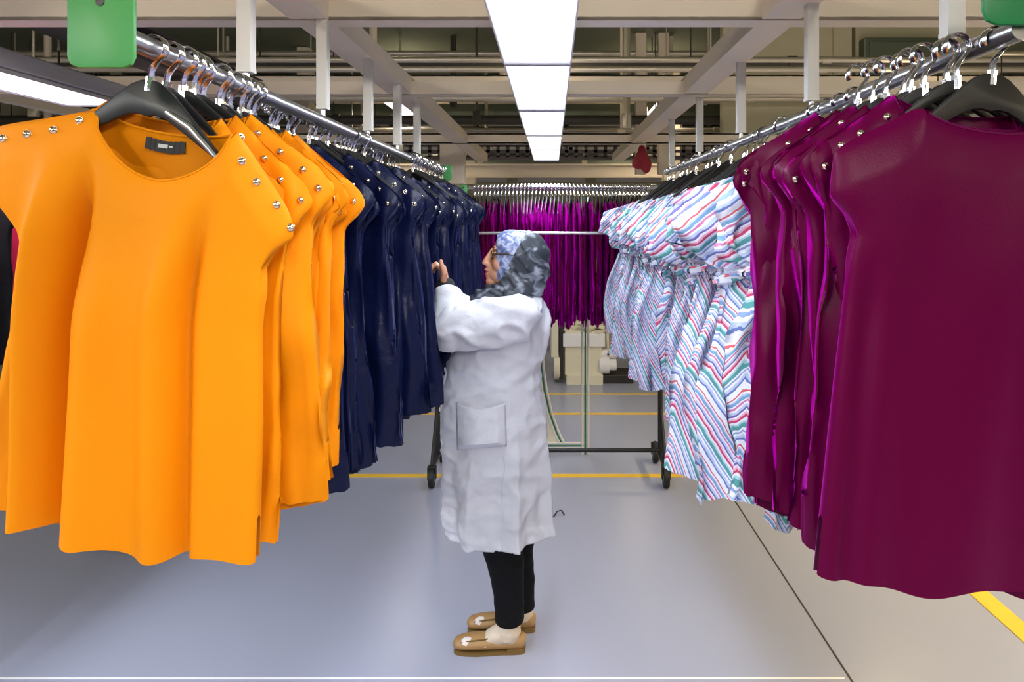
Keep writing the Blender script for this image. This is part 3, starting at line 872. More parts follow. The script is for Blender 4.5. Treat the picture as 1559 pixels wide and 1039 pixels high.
    t.location = P(1046, 318, 1.80); t.rotation_euler = (0.35, 0.15, 0.25); tag(t, 'white paper tag lying on the puffed sleeves of the striped dresses', 'tag')
    # ---- purple blouses, front of the right rail
    ys = [1.085] + [1.122 + 0.032 * k for k in range(8)]
    for i, y in enumerate(ys):
        if i == 0:
            sp = blouse_spec(8, rear=False, length=0.705, t0=0.028, fold=0.006, crumple=0.001, ns=61, nv=80, folds=[(2.6, 0.8), (7.0, 0.3)], sway=0.003, tip=0.245)
            sp.dip = 0.030; sp.asym = (0.232, 0.245, 0.085, 0.150)
            sp.creases = [(-0.165, 0.014, 0.014, -0.3), (-0.10, 0.03, 0.006, -0.2), (0.02, 0.04, -0.006, -0.2)]
            rot = (0, math.radians(5), math.radians(3)); x = RX
        else:
            sp = blouse_spec(40 + i, length=0.70 + rnd.uniform(-0.03, 0.02), t0=0.016, fold=0.011, crumple=0.019, curl=rnd.uniform(-0.03, 0.02), sway=0.009)
            sp.shear = rnd.uniform(0.10, 0.20)
            rot = (0, math.radians(rnd.uniform(-1, 2)), math.radians(rnd.uniform(0, 10))); x = RX - 0.024 - 0.008 * i + rnd.uniform(-0.008, 0.008)
        o = make_blouse('purple_blouse', sp, M['purple'], '%s deep purple blouse on the right rail, %s' % (ords[i], 'its whole front facing the camera' if i == 0 else 'counted from the camera'), 'blouse', 'purple blouses at the front of the right rail',
                        studs=0 if i == 0 else 4, stud_sides=(-1,))
        o.location = (x, y, RAIL_Z); o.rotation_euler = rot
        hanger((x, y, RAIL_Z), rot, 'black plastic hanger holding the %s purple blouse' % ords[i], 'hangers of the purple blouses', broad=(i == 0))
    # ---- striped dresses along the right rail
    made = {}
    lab = 'white dress with coloured stripes and puffed top, packed on the right rail'
    n = 36
    for i in range(n):
        t = i / (n - 1)
        y = 1.43 + (4.12 - 1.46) * t
        k = i % 8
        rot = (math.radians(rnd.uniform(-3, 3)), math.radians(rnd.uniform(-7, 7)), math.radians(rnd.uniform(-12, 12)))
        x = RX + rnd.uniform(-0.02, 0.02); xs = rnd.uniform(0.90, 1.07)
        zs = 0.90 + 0.12 * min(1, t * 3.5) + rnd.uniform(-0.03, 0.03)
        if k not in made:
            sp = dress_spec(100 + k)
            o = link('striped_dress', garment_mesh('striped_dress', sp, stripe=True), M['stripe'])
            tag(o, lab, 'dress', 'striped dresses on the right rail'); made[k] = o
            # gathered waistband
            x_, y_, z_ = sp.front; zi = int(np.argmin(np.abs(z_[:, sp.ns // 2] - (sp.zn - 0.27))))
            xb, yb, zb_ = sp.back
            pts = [Vector((x_[zi, j], y_[zi, j], z_[zi, j])) for j in range(1, sp.ns - 1, 2)] + [Vector((xb[zi, j], yb[zi, j], zb_[zi, j])) for j in range(sp.ns - 2, 0, -2)]
            wb = MB().tube(pts + [pts[0]], [(0.010 + 0.004 * math.sin(q * 2.3)) for q in range(len(pts) + 1)], 6, cap=False).mesh('waistband')
            uv = wb.uv_layers.new(name='stripe')
            for q, d in enumerate(uv.data): d.uv = (q * 0.013, 0)
            link('waistband', wb, M['stripe'], o)
            o.location = (x, y, RAIL_Z); o.rotation_euler = rot; o.scale = (xs, 1, zs)
        else:
            o = copy_tree(made[k], (x, y, RAIL_Z), rot, (xs, 1, zs), lab, 'striped dresses on the right rail')
        hanger((x, y, RAIL_Z), (0, 0, rot[2]), 'black hanger holding a striped dress on the right rail', 'hangers of the striped dresses')
    # ---- purple blouses seen edge-on on the rolling rack across the end
    made = {}
    lab = 'purple blouse hanging edge-on on the rolling rack across the far end'
    RZ = EYE + 0.205
    n = 46
    for i in range(n):
        t = i / (n - 1)
        x = -0.50 + 1.12 * t; y = RACK_Y
        k = i % 6
        rot = (math.radians(rnd.uniform(-1, 1)), math.radians(rnd.uniform(-1.5, 1.5)), PI / 2 + math.radians(rnd.uniform(-7, 7)))
        zs = 1.0 + rnd.uniform(-0.03, 0.03)
        if k not in made:
            sp = blouse_spec(200 + k, length=0.75, t0=0.009, fold=0.006, crumple=0.008, sway=0.004, ns=31, nv=50)
            sp.edge_wave = 0.010
            o = make_blouse('purple_blouse', sp, M['purple'], lab, 'blouse', 'purple blouses on the rolling rack', studs=0, band=False); made[k] = o
            o.location = (x, y, RZ); o.rotation_euler = rot; o.scale = (1, 1, zs)
        else:
            copy_tree(made[k], (x, y, RZ), rot, (1, 1, zs), lab, 'purple blouses on the rolling rack')
        hanger((x, y, RZ), (0, 0, rot[2]), 'black hanger of a purple blouse on the rolling rack', 'hangers on the rolling rack')
    # ---- dark and pink garments on the next rack at the far left
    for i in range(9):
        y = 2.3 + i * 0.13
        m = M['pinkred'] if i % 3 != 1 else M['trouser']
        sp = blouse_spec(400 + i, length=0.62, t0=0.024, fold=0.012, crumple=0.01, ns=31, nv=40)
        sp.zn -= 0.0
        o = make_blouse('pink_blouse' if i % 3 != 1 else 'black_blouse', sp, m, ('crimson pink' if i % 3 != 1 else 'black') + ' blouse on the rack at the far left edge', 'blouse', 'blouses on the far left rack', studs=0, band=False)
        o.location = (-2.02, y, RAIL_Z - 0.02); o.rotation_euler = (0, 0, rnd.uniform(-0.2, 0.2))
        hanger((-2.02, y, RAIL_Z - 0.02), (0, 0, 0), 'black hanger on the rack at the far left edge', 'hangers on the far left rack')

RACK_Y = 4.66
def build_racks():
    r = build_rail(LX, 1.05, 4.12, (1.49, 1.99, 2.48, 2.95, 3.38), LX, 'steel garment rail over the amber and navy blouses, hung from white posts', M['green'], -1)
    green_plate(r, (-0.005, -0.03, EYE + 0.268), 0.094, 0.110, M['green'])
    green_plate(r, (0.01, 4.12 - 1.05 + 0.01, EYE + 0.262), 0.10, 0.09, M['green'])
    r = build_rail(RX, 1.02, 4.20, (1.2, 1.85, 2.54, 3.25, 4.0), RX, 'steel garment rail over the purple blouses and striped dresses, hung from white posts', M['dark_green'], 1)
    green_plate(r, (-0.002, -0.012, EYE + 0.315), 0.125, 0.09, M['dark_green'], holes=2)
    # far left rail
    r = empty('garment_rail', (-2.02, 2.15, 0), 'dark garment rail at the far left edge under the long light', 'rail')
    MB().tube([(0, 0, RAIL_Z - 0.02), (0, 1.5, RAIL_Z - 0.02)], RAIL_R, 12).obj('rail_tube', M['dark_steel'], r)
    for y in (0.04, 1.46):
        MB().tube([(0, y, RAIL_Z - 0.02), (0, y, 0.04)], 0.014, 10).obj('upright', M['dark_steel'], r)
        MB().box((0, y, 0.02), (0.5, 0.04, 0.04)).obj('foot', M['dark_steel'], r, smooth=False)
    # rolling rack across the end
    RZ = EYE + 0.205
    x0, x1 = -0.735, 0.70
    r = empty('rolling_rack', (0, RACK_Y, 0), 'black rolling garment rack standing crosswise behind the woman', 'rack')
    MB().tube([(x0, 0, RZ), (x1, 0, RZ)], RAIL_R, 14).obj('hanging_rail', M['chrome'], r)
    MB().tube([(x0, -0.285, EYE - 0.088), (x1, -0.285, EYE - 0.088)], 0.010, 12).obj('front_bar', M['rail_steel'], r)
    MB().tube([(x0, 0.0, 0.155), (x1, 0.0, 0.155)], 0.014, 12).obj('base_bar', M['dark_steel'], r)
    for x in (x0, x1):
        MB().tube([(x, 0, 0.13), (x, 0, RZ + 0.02)], 0.016, 12).obj('upright', M['dark_steel'], r)
        f = MB().tube([(x, -0.24, 0.125), (x, 0.24, 0.125)], 0.018, 10).obj('foot', M['dark_steel'], r)
        MB().tube([(x, -0.22, 0.13), (x, -0.02, 0.42)], 0.013, 10).obj('brace', M['dark_steel'], f)
        MB().tube([(x, 0, EYE - 0.088), (x, -0.285, EYE - 0.088)], 0.010, 10).obj('bar_arm', M['rail_steel'], r)
        for y in (-0.23, 0.23):
            c = MB().tube([(x - 0.016, y, 0.062), (x + 0.016, y, 0.062)], 0.060, 24).obj('caster_wheel', M['rubber'], r)
            MB().tube([(x - 0.019, y, 0.062), (x + 0.019, y, 0.062)], 0.026, 16).obj('wheel_hub', M['rail_steel'], c)
            MB().box((x - 0.024, y + 0.004, 0.09), (0.005, 0.045, 0.075), bev=0.002).box((x + 0.024, y + 0.004, 0.09), (0.005, 0.045, 0.075), bev=0.002).box((x, y + 0.004, 0.127), (0.053, 0.045, 0.01), bev=0.002).obj('caster_fork', M['dark_steel'], c)
    green_plate(r, (-0.565, -0.05, EYE + 0.185), 0.05, 0.06, M['green'], name='size_plate')
    # chrome stand with curved tube behind it
    d = 5.05
    r = empty('chrome_stand', P(880, 703, d), 'green striped chrome stand with a curved tube behind the woman', 'stand')
    o = P(880, 703, d)
    def Q(px, py, dd=d): return P(px, py, dd) - o
    for dx, m in ((-4.5, 'post'), (0, 'dark_green'), (4.5, 'post')):
        MB().tube([Q(891 + dx, 703), Q(891 + dx, 300)], 0.009 if dx else 0.006, 10).obj('upright_tube', M[m], r)
    for dy, m in ((-4, 'post'), (0, 'dark_green'), (4, 'post')):
        MB().tube([Q(760, 679 + dy), Q(889, 679 + dy)], 0.008 if dy else 0.005, 10).obj('base_tube', M[m], r)
    cur = [(822, 520), (824, 560), (829, 595), (837, 630), (847, 658), (855, 675)]
    for dx, m in ((-3.5, 'post'), (0, 'dark_green'), (3.5, 'post')):
        MB().tube([Q(a + dx, b) for a, b in cur], 0.008 if dx else 0.005, 10).obj('curved_tube', M[m], r)
    pan = MB()
    ol = [Q(a - 5, b) for a, b in cur] + [Q(780, 675), Q(780, 520)]
    pan.prism([(p.x, p.z) for p in ol], -0.004, 0.004).obj('side_panel', M['machine'], r, smooth=False)

# ------------------------------------------------------------------ machine in the background
def build_machine():
    d = 7.2
    o = P(840, 590, d); o.z = 0
    r = empty('pressing_machine', o, 'cream industrial machine with a cluttered top in the back behind the rack', 'machine')
    def Q(px, py): q = P(px, py, d) - o; return q
    def bx(x0, y0, x1, y1, dep, bev=0.01, dy=0):
        a, b = Q(x0, y0), Q(x1, y1)
        return ((a.x + b.x) / 2, dep / 2 + dy, (a.z + b.z) / 2), (abs(b.x - a.x), dep, abs(a.z - b.z)), None, bev
    MB().box(*bx(860, 505, 916, 572, 0.5)).obj('cabinet', M['machine'], r, smooth=False)
    MB().box(*bx(862, 570, 918, 589, 0.55, dy=-0.03)).obj('plinth', M['machine'], r, smooth=False)
    MB().box(*bx(857, 508, 921, 528, 0.55, dy=-0.03)).obj('upper_tray', M['white_enamel'], r, smooth=False)
    mb = MB(); rn = random.Random(3)
    for k in range(16):
        q = Q(860 + rn.uniform(0, 58), 498 + rn.uniform(0, 8)); mb.box((q.x, rn.uniform(0.02, 0.4), q.z), (0.14, 0.12, 0.035), (rn.uniform(-.2, .2), rn.uniform(-.2, .2), rn.uniform(-1, 1)), 0.008)
    mb.obj('cloth_scraps', M['machine'], r)['kind'] = 'stuff'
    MB().box(*bx(839, 488, 850, 545, 0.2)).obj('side_column', M['machine'], r, smooth=False)
    MB().box(*bx(851, 492, 858, 578, 0.3)).obj('inner_column', M['machine_dark'], r, smooth=False)
    a = Q(848, 560); MB().tube([(a.x - 0.03, 0.1, a.z), (a.x + 0.03, 0.1, a.z)], 0.14, 20).obj('hand_wheel', M['machine'], r)
    for k, (px, py, rr) in enumerate(((920, 557, 0.09), (931, 557, 0.06), (920, 540, 0.045), (932, 540, 0.045))):
        a = Q(px, py); MB().tube([(a.x - 0.05, 0.05, a.z), (a.x + 0.05, 0.05, a.z)], rr, 18).obj('thread_spool', M['white_enamel'], r)
    MB().box(*bx(914, 572, 965, 590, 0.35, dy=0.02)).obj('motor_box', M['machine_dark'], r, smooth=False)
    a, b = Q(926, 500), Q(927, 575); MB().tube([a + Vector((0, .1, 0)), b + Vector((0, .1, 0))], 0.015, 8).obj('thread_stand', M['machine'], r)
    # table behind, with legs to the floor
    mb = empty('work_table', P(960, 560, 7.9) * 1, 'grey work table standing behind the cream machine', 'table')
    mb.location = (0.75, 7.95, 0)
    MB().box((0, 0, 0.72), (1.5, 0.7, 0.04), bev=0.005).obj('table_top', M['wall'], mb, smooth=False)
    for sx in (-0.7, 0.7):
        for sy in (-0.3, 0.3): MB().box((sx, sy, 0.35), (0.04, 0.04, 0.70)).obj('leg', M['dark_steel'], mb, smooth=False)
    # low white skirting band of other machines behind
    for k, (x, y, w, h) in enumerate(((-1.9, 8.2, 1.0, 0.9), (-3.4, 8.4, 1.1, 1.0), (2.4, 8.6, 1.2, 0.95), (-0.4, 9.2, 1.0, 0.9))):
        t = empty('machine_table', (x, y, 0), 'pale sewing table %s' % ('far behind the navy row', 'at the far left behind the amber blouses', 'far behind the purple blouses', 'in the far back behind the cream machine')[k], 'table')
        MB().box((0, 0, h - 0.2), (w, 0.6, 0.04), bev=0.005).obj('table_top', M['machine'], t, smooth=False)
        MB().box((-w / 2 + 0.1, 0, (h - 0.22) / 2), (0.05, 0.5, h - 0.22)).obj('leg', M['grey_panel'], t, smooth=False)
        MB().box((w / 2 - 0.1, 0, (h - 0.22) / 2), (0.05, 0.5, h - 0.22)).obj('leg', M['grey_panel'], t, smooth=False)
        MB().box((0.1, 0, h - 0.1), (0.35, 0.18, 0.16), bev=0.02).box((-0.1, 0, h - 0.02), (0.5, 0.12, 0.08), bev=0.02).box((-0.31, 0, h - 0.09), (0.08, 0.12, 0.2), bev=0.02).obj('sewing_head', M['white_enamel'], t)

# ------------------------------------------------------------------ the woman
def build_woman():
    D = 2.83; S = F / D
    O = Vector(((758 - VPX) / S, D, 0.0))
    def W(px, py, dy=0.0):        # pixel of the person's own plane -> local point
        return Vector(((px - VPX) / S, D + dy, EYE + (VPY - py) / S)) - O
    L = lambda px: px / S
    root = empty('person', O, 'woman in a white coat and grey headscarf reaching into the navy blouses', 'person')
    HC = W(793, 395)
    def H(f, y, u): return (HC.x - f, HC.y + y, HC.z + u)      # head: f forward (towards -x), u up
    NEAR, FAR = -0.065, 0.075
    fs = F / (D + NEAR)
    def G(px, py, dep):           # point seen at that pixel at another depth
        return P(px, py, D + dep) - O
    # ---------- body (one continuous surface)
    mb = MB()
    mb.ell(H(0.0, 0, 0.012), (0.088, 0.070, 0.088))
    mb.ell(H(0.045, 0, 0.0), (0.070, 0.060, 0.088))
    mb.ell(H(0.038, 0, 0.048), (0.066, 0.060, 0.058))
    mb.ell(H(0.083, 0, -0.052), (0.048, 0.043, 0.048))
    mb.ell(H(0.110, 0, -0.086), (0.028, 0.027, 0.021))
    mb.ell(H(0.060, 0, -0.075), (0.055, 0.048, 0.032))
    for s in (-1, 1):
        mb.ell(H(0.084, s * 0.033, -0.018), (0.026, 0.026, 0.030))
        mb.ell(H(0.096, s * 0.026, 0.044), (0.014, 0.025, 0.010))
        mb.ell(H(0.128, s * 0.012, -0.018), (0.013, 0.008, 0.009))
    mb.ell(H(0.116, 0, -0.030), (0.021, 0.022, 0.014)); mb.ell(H(0.118, 0, -0.068), (0.020, 0.022, 0.014))
    mb.ell(H(0.126, 0, -0.0405), (0.019, 0.023, 0.0075))
    mb.ell(H(0.124, 0, -0.0565), (0.018, 0.021, 0.0085))
    mb.tube([H(0.108, 0, 0.040), H(0.122, 0, 0.018), H(0.138, 0, -0.006), H(0.143, 0, -0.014)], [(0.009, 0.009), (0.0095, 0.010), (0.010, 0.012), (0.008, 0.012)], 12)
    mb.ell(H(0.140, 0, -0.013), (0.0125, 0.012, 0.010))
    mb.tube([H(0.098, 0, 0.040), H(0.108, 0, 0.016), H(0.118, 0, -0.008), H(0.122, 0, -0.022)], [(0.012, 0.012), (0.014, 0.015), (0.016, 0.017), (0.013, 0.017)], 14)
    mb.ell(H(0.098, 0, -0.012), (0.022, 0.036, 0.026))
    # neck, torso
    mb.tube([H(0.01, 0, -0.05), H(0.0, 0, -0.12), H(-0.015, 0, -0.19)], [0.058, 0.056, 0.075], 20)
    rows = []
    for (py, x0, x1, ry) in ((455, 760, 815, 0.10), (475, 735, 822, 0.16), (510, 716, 822, 0.15), (560, 705, 815, 0.14), (610, 700, 818, 0.155), (660, 704, 824, 0.165), (700, 712, 820, 0.155), (725, 730, 810, 0.12)):
        c = W((x0 + x1) / 2, py); rows.append((c.z, c.x, c.y, L(x1 - x0) / 2, ry))
    mb.rings(rows, 32)
    # legs
    for (dep, pts) in ((NEAR, ((772, 700, 0.085), (764, 800, 0.070), (768, 850, 0.060), (775, 900, 0.046), (777, 950, 0.036), (773, 968, 0.036))),
                       (FAR, ((778, 700, 0.08), (780, 800, 0.066), (785, 850, 0.058), (793, 890, 0.044), (796, 920, 0.036), (794, 942, 0.036)))):
        mb.tube([G(a, b, dep) for a, b, _ in pts], [r for _, _, r in pts], 18)
        a = pts[-1]
        q = G(a[0], a[1], dep)
        mb.tube([q + Vector((0.03, 0, -0.005)), q + Vector((-0.07, 0, -0.012)), q + Vector((-0.15, 0, -0.018))], [(0.022, 0.030), (0.022, 0.036), (0.014, 0.034)], 14)
    # arms
    SHN, ELN, WRN = W(790, 478, -0.15), W(697, 488, -0.20), W(684, 434, -0.10)
    SHF, ELF, WRF = W(790, 478, 0.15), W(716, 500, 0.20), W(680, 462, 0.10)
    def arm(sh, el, wr, sgn):
        mb.tube([sh + Vector((0.02, 0, 0.02)), sh, sh.lerp(el, 0.5), el, el.lerp(wr, 0.5), wr], [0.05, 0.055, 0.046, 0.040, 0.034, 0.025], 16)
        up = Vector((-0.16, 0.10, 0.97)).normalized() if sgn < 0 else Vector((-0.88, -0.05, 0.25)).normalized()
        k = wr + up * 0.082                       # knuckle line
        mb.tube([wr, wr + up * 0.03, wr + up * 0.06, k], [(0.020, 0.026), (0.017, 0.036), (0.015, 0.040), (0.012, 0.038)], 14, ref=(-1, 0, 0))
        # fingers: rooted on the knuckle line, bent forward and down into the cloth
        for q, (off, ln) in enumerate(((-0.030, 0.064), (-0.010, 0.074), (0.010, 0.070), (0.028, 0.056))):
            a = k + Vector((0.0, off, 0.002 - abs(off) * 0.2)) - up * 0.012
            b = a + Vector((-0.42, 0.05, 0.50 - q * 0.10)).normalized() * ln * 0.45
            c = b + Vector((-0.8, 0.02, -0.45 - q * 0.06)).normalized() * ln * 0.32
            e = c + Vector((-0.25, 0, -0.95)).normalized() * ln * 0.27
            mb.tube([a, a.lerp(b, .5), b, c, e], [0.0088, 0.0084, 0.0082, 0.0074, 0.0058], 10)
        # thumb: leaves the near side of the palm and points up
        base = wr + up * 0.028 + Vector((0, sgn * 0.026, 0))
        mb.tube([base, base + Vector((0.006, sgn * 0.016, 0.030)), base + Vector((-0.002, sgn * 0.020, 0.055)), base + Vector((-0.008, sgn * 0.018, 0.080))], [0.013, 0.0115, 0.0095, 0.0068], 10)
    arm(SHN, ELN, WRN, -1); arm(SHF, ELF, WRF, 1)
    me = remeshed(mb, 0.0032, 5, 0.5)
    lips = (Vector(H(0.138, 0, -0.0485)), (1.0, 0.55, 1.35), 0.0105, 0.0145, rgb(168, 84, 80))
    brow = (Vector(H(0.110, -0.032, 0.047)), (0.5, 0.55, 2.2), 0.0095, 0.0125, rgb(66, 44, 36))
    body = link('body', me, skin_material(lips, brow), root)
    me.shade_smooth()
    # eyes, brows, spectacles
    for s in (-1, 1):
        e = MB().ell(H(0.094, s * 0.031, 0.020), 0.0125, 16, 10).obj('eye', M['eye_white'], root)
        MB().ell(H(0.1035, s * 0.033, 0.018), (0.004, 0.0055, 0.0055), 12, 8).obj('iris', M['iris'], e)
        MB().ell(H(0.099, s * 0.034, 0.0165), (0.0085, 0.0125, 0.0024), 14, 8).obj('eyelash', M['hair'], e)
        MB().ell(H(0.0945, s * 0.031, 0.0245), (0.0137, 0.0138, 0.010), 16, 10).obj('eyelid', body.data.materials[0], e)
    g = MB()
    for s in (-1, 1):
        c = Vector(H(0.115, s * 0.034, 0.017))
        ring = [c + Vector((abs(math.sin(t)) * 0.0, 0.024 * math.cos(t), 0.017 * math.sin(t))) for t in [2 * PI * k / 20 for k in range(21)]]
        ring = [p + Vector((0.010 * max(0, s * (p.y - HC.y) - 0.03) / 0.03, 0, 0)) for p in ring]
        g.tube(ring, 0.0021, 6, cap=False)
        g.tube([H(0.107, s * 0.057, 0.024), H(0.06, s * 0.073, 0.024), H(0.01, s * 0.078, 0.018)], 0.0024, 6)
    g.tube([H(0.117, -0.011, 0.020), H(0.127, 0, 0.024), H(0.117, 0.011, 0.020)], 0.0013, 6)
    g.obj('eyeglasses', M['gold'], root)
    # ---------- headscarf: lace band underneath, slate scarf above
    def cut(me, fn):
        bm = bmesh.new(); bm.from_mesh(me)
        bmesh.ops.delete(bm, geom=[v for v in bm.verts if fn(v.co)], context='VERTS')
        bm.to_mesh(me); bm.free()
    mb = MB()
    mb.ell(H(-0.002, 0, 0.012), (0.100, 0.082, 0.102), 32, 20)
    mb.ell(H(0.045, 0, -0.006), (0.066, 0.074, 0.100), 28, 16)
    mb.ell(H(0.045, 0, -0.06), (0.060, 0.066, 0.058), 28, 16)
    mb.ell(H(0.036, 0, 0.045), (0.078, 0.076, 0.071), 28, 16)
    me = remeshed(mb, 0.005, 4)
    displace(me, lambda c, k: c + k * (0.003 * nz(c, (30, 30, 60), 2)))
    xf = W(757, 0).x
    bm = bmesh.new(); bm.from_mesh(me)
    bmesh.ops.bisect_plane(bm, geom=list(bm.verts) + list(bm.edges) + list(bm.faces), plane_co=(xf, 0, 0), plane_no=(-1, 0, 0), clear_outer=True)
    bm.to_mesh(me); bm.free()
    me.shade_smooth()
    o = link('underscarf', me, M['underscarf'], root); o['label'] = 'pale blue lace underscarf band'
    md = o.modifiers.new('t', 'SOLIDIFY'); md.thickness = 0.003
    mb = MB()
    mb.ell(H(-0.006, 0, 0.012), (0.108, 0.090, 0.106), 32, 20)
    mb.ell(H(-0.055, 0, -0.04), (0.062, 0.075, 0.070), 28, 16)
    mb.ell(H(0.02, 0, -0.065), (0.085, 0.080, 0.065), 28, 16)
    mb.rings([(W(0, 425).z, W(792, 0).x, HC.y, L(40), 0.085), (W(0, 440).z, W(783, 0).x, HC.y, L(48), 0.098), (W(0, 452).z, W(775, 0).x, HC.y, L(48), 0.110), (W(0, 462).z, W(775, 0).x, HC.y, L(38), 0.10)], 32)
    me = remeshed(mb, 0.005, 5)
    ax, az = W(775, 350), W(760, 437)
    def drape(c, k):
        # draped folds sweeping from the crown down to the chin
        w1 = (c.x - HC.x) * 0.75 + (c.z - HC.z) * 0.66
        fold = math.sin(w1 * 150 + 2.5 * nz(c, (14, 14, 14), 5)) * 0.0030 + math.sin(w1 * 330 + 3 * nz(c, (20, 20, 20), 9)) * 0.0012
        low = 1.0 if c.z < HC.z + 0.06 else max(0.15, 1 - (c.z - HC.z - 0.06) / 0.05)
        return c + k * (fold * low + 0.004 * nz(c, (18, 18, 18), 1))
    displace(me, drape)
    def slice_off(me, co, no):
        bm = bmesh.new(); bm.from_mesh(me)
        bmesh.ops.bisect_plane(bm, geom=list(bm.verts) + list(bm.edges) + list(bm.faces), plane_co=co, plane_no=no, clear_outer=True)
        bm.to_mesh(me); bm.free()
    pa, pb = W(757, 437), W(804, 350)
    ln = (pb - pa).normalized()
    slice_off(me, pa, (-abs(ln.z), 0, abs(ln.x)))
    me.shade_smooth()
    o = link('headscarf', me, M['scarf'], root); o['label'] = 'slate grey draped headscarf with pale pattern'
    md = o.modifiers.new('t', 'SOLIDIFY'); md.thickness = 0.004
    mb = MB()
    # wrap under the chin and the knotted tail on the chest
    mb.tube([W(765, 436, -0.08), W(748, 440, -0.04), W(742, 441, 0.0), W(748, 440, 0.04), W(765, 436, 0.08)], [0.02, 0.022, 0.022, 0.022, 0.02], 14)
    mb.tube([W(770, 441, -0.085), W(752, 446, -0.085), W(738, 450, -0.075), W(727, 455, -0.065), W(718, 461, -0.055)], [0.022, 0.024, 0.026, 0.020, 0.012], 14)
    mb.tube([W(745, 446, -0.06), W(732, 447, -0.05), W(722, 456, -0.03), W(716, 463, -0.02)], [0.024, 0.024, 0.018, 0.010], 14)
    me = remeshed(mb, 0.005, 4)
    displace(me, lambda c, k: c + k * (0.0035 * math.sin((c.x * 0.5 + c.z) * 190 + 3 * nz(c, (16, 16, 16), 3)) + 0.004 * nz(c, (22, 22, 22), 7)))
    me.shade_smooth()
    link('scarf_tail', me, M['scarf'], root)
    # ---------- coat
    mb = MB()
    prof = [(447, 752, 818, 0.085), (455, 742, 826, 0.125), (466, 724, 830, 0.175), (482, 712, 833, 0.190), (505, 702, 834, 0.188), (530, 690, 832, 0.180), (560, 681, 825, 0.176), (590, 675, 825, 0.182), (620, 673, 830, 0.192),
            (650, 674, 834, 0.200), (690, 676, 838, 0.206), (740, 678, 841, 0.212), (790, 681, 843, 0.218), (812, 682, 844, 0.220), (840, 683, 845, 0.222)]
    def prow(py):
        ys = [p[0] for p in prof]
        return tuple(float(np.interp(py, ys, [p[k] for p in prof])) for k in (1, 2, 3))
    rows = []
    for py in list(range(447, 836, 6)):
        x0, x1, ry = prow(py); c = W((x0 + x1) / 2, py)
        rows.append((c.z, c.x, c.y, L(x1 - x0) / 2, ry * 0.92))
    mb.rings(rows, 64)
    def sleeve(sh, el, wr, k=1.0):
        mid = sh.lerp(el, 0.5)
        mb.tube([sh + Vector((0.045, 0, 0.012)), sh + Vector((0.01, 0, 0)), mid, el.lerp(mid, 0.25), el + Vector((-0.005, 0, 0.0)), el.lerp(wr, 0.35), el.lerp(wr, 0.7), wr + (wr - el).normalized() * -0.022],
                [0.07 * k, (0.088) * k, 0.092 * k, 0.088 * k, 0.080 * k, 0.070 * k, 0.060 * k, 0.050 * k], 24)
        mb.ell(el, 0.078 * k); mb.ell(sh, 0.088 * k)
    sleeve(SHN, ELN, WRN); sleeve(SHF, ELF, WRF, 0.96)
    me = remeshed(mb, 0.0065, 5)
    hz = W(0, 809).z
    el_ = ELN
    def wrinkle(c, k):
        py = VPY - (c.z - EYE) * S
        d = 0.0
        if py > 600:                              # folds of the skirt
            kk = min(1.0, (py - 600) / 200)
            q = prow(py); cx = W((q[0] + q[1]) / 2, 0).x
            th = math.atan2(c.y - HC.y, c.x - cx)
            d += kk * (0.019 * (1 - 2 * abs(math.sin(th * 3.5 + 0.8 + nz(c, (3, 3, 1.2), 3))) ** 0.8) + 0.005 * math.sin(th * 13 + 2 * nz(c, (4, 4, 2), 6)))
        # creases: broad dents with sharp ridges
        cr = nz(c, (8, 8, 12), 4); cr2 = 1 - abs(nz(c, (9, 9, 13), 8)) * 2.4
        armz = max(0.0, 1 - abs(py - 485) / 60)
        d += 0.011 * cr + 0.016 * max(-0.3, cr2 - 0.45) * (0.5 + 1.0 * armz)
        d += 0.004 * nz(c, (24, 24, 30), 2)
        if 525 < py < 605 and c.x > W(762, 0).x:      # pull lines across the back of the waist
            d += 0.006 * math.sin(c.z * 70 - c.x * 42) * (1 - abs(py - 565) / 40) * min(1, (c.x - W(762, 0).x) / 0.05)
        return c + k * d
    displace(me, wrinkle)
    cut(me, lambda c: c.z < hz + 0.003 * math.sin(c.x * 14) + 0.05 * c.x)
    me.shade_smooth()
    coat = link('coat', me, M['coat'], root); coat['label'] = 'white cotton work coat'
    md = coat.modifiers.new('t', 'SOLIDIFY'); md.thickness = 0.004; md.offset = -1
    # surface of the coat on the camera's side
    dg = bpy.context.evaluated_depsgraph_get(); dg.update()
    from mathutils.bvhtree import BVHTree
    bv = BVHTree.FromPolygons([v.co for v in me.vertices], [p.vertices for p in me.polygons])
    def skin_pt(px, py, off):
        # where the line of sight through the pixel meets the coat, plus an offset
        cm = Vector((0, 0, EYE)) - O
        dr = (W(px, py) - cm).normalized()
        h = bv.ray_cast(cm, dr)
        p = h[0] if h[0] is not None else W(px, py, -0.15)
        return p + Vector((0, -off, 0))
    # patch pocket
    nx, ny = 20, 18
    vs, fc = [], []
    for j in range(ny + 1):
        for i in range(nx + 1):
            u, w = i / nx, j / ny
            px = 694 + 76 * u + 2 * w; py = 613 + 8 * math.sin(PI * u) * (1 - w) * 0.8 + (66 + 6 * (1 - u)) * w
            edge = min(u, 1 - u, 1 - w) * 6
            b = 0.004 + 0.040 * min(1, max(0, edge)) * (0.25 + 0.75 * w) + (0.012 * math.sin(PI * u) * (1 - w))
            p = skin_pt(px, py, b); p.y += 0.003 * nz(p, (40, 40, 40), 4)
            vs.append(p)
    for j in range(ny):
        for i in range(nx):
            a = j * (nx + 1) + i; fc.append((a, a + nx + 1, a + nx + 2, a + 1))
    pk = MB().add(vs, fc).obj('pocket', M['coat'], coat)
    md = pk.modifiers.new('t', 'SOLIDIFY'); md.thickness = 0.004
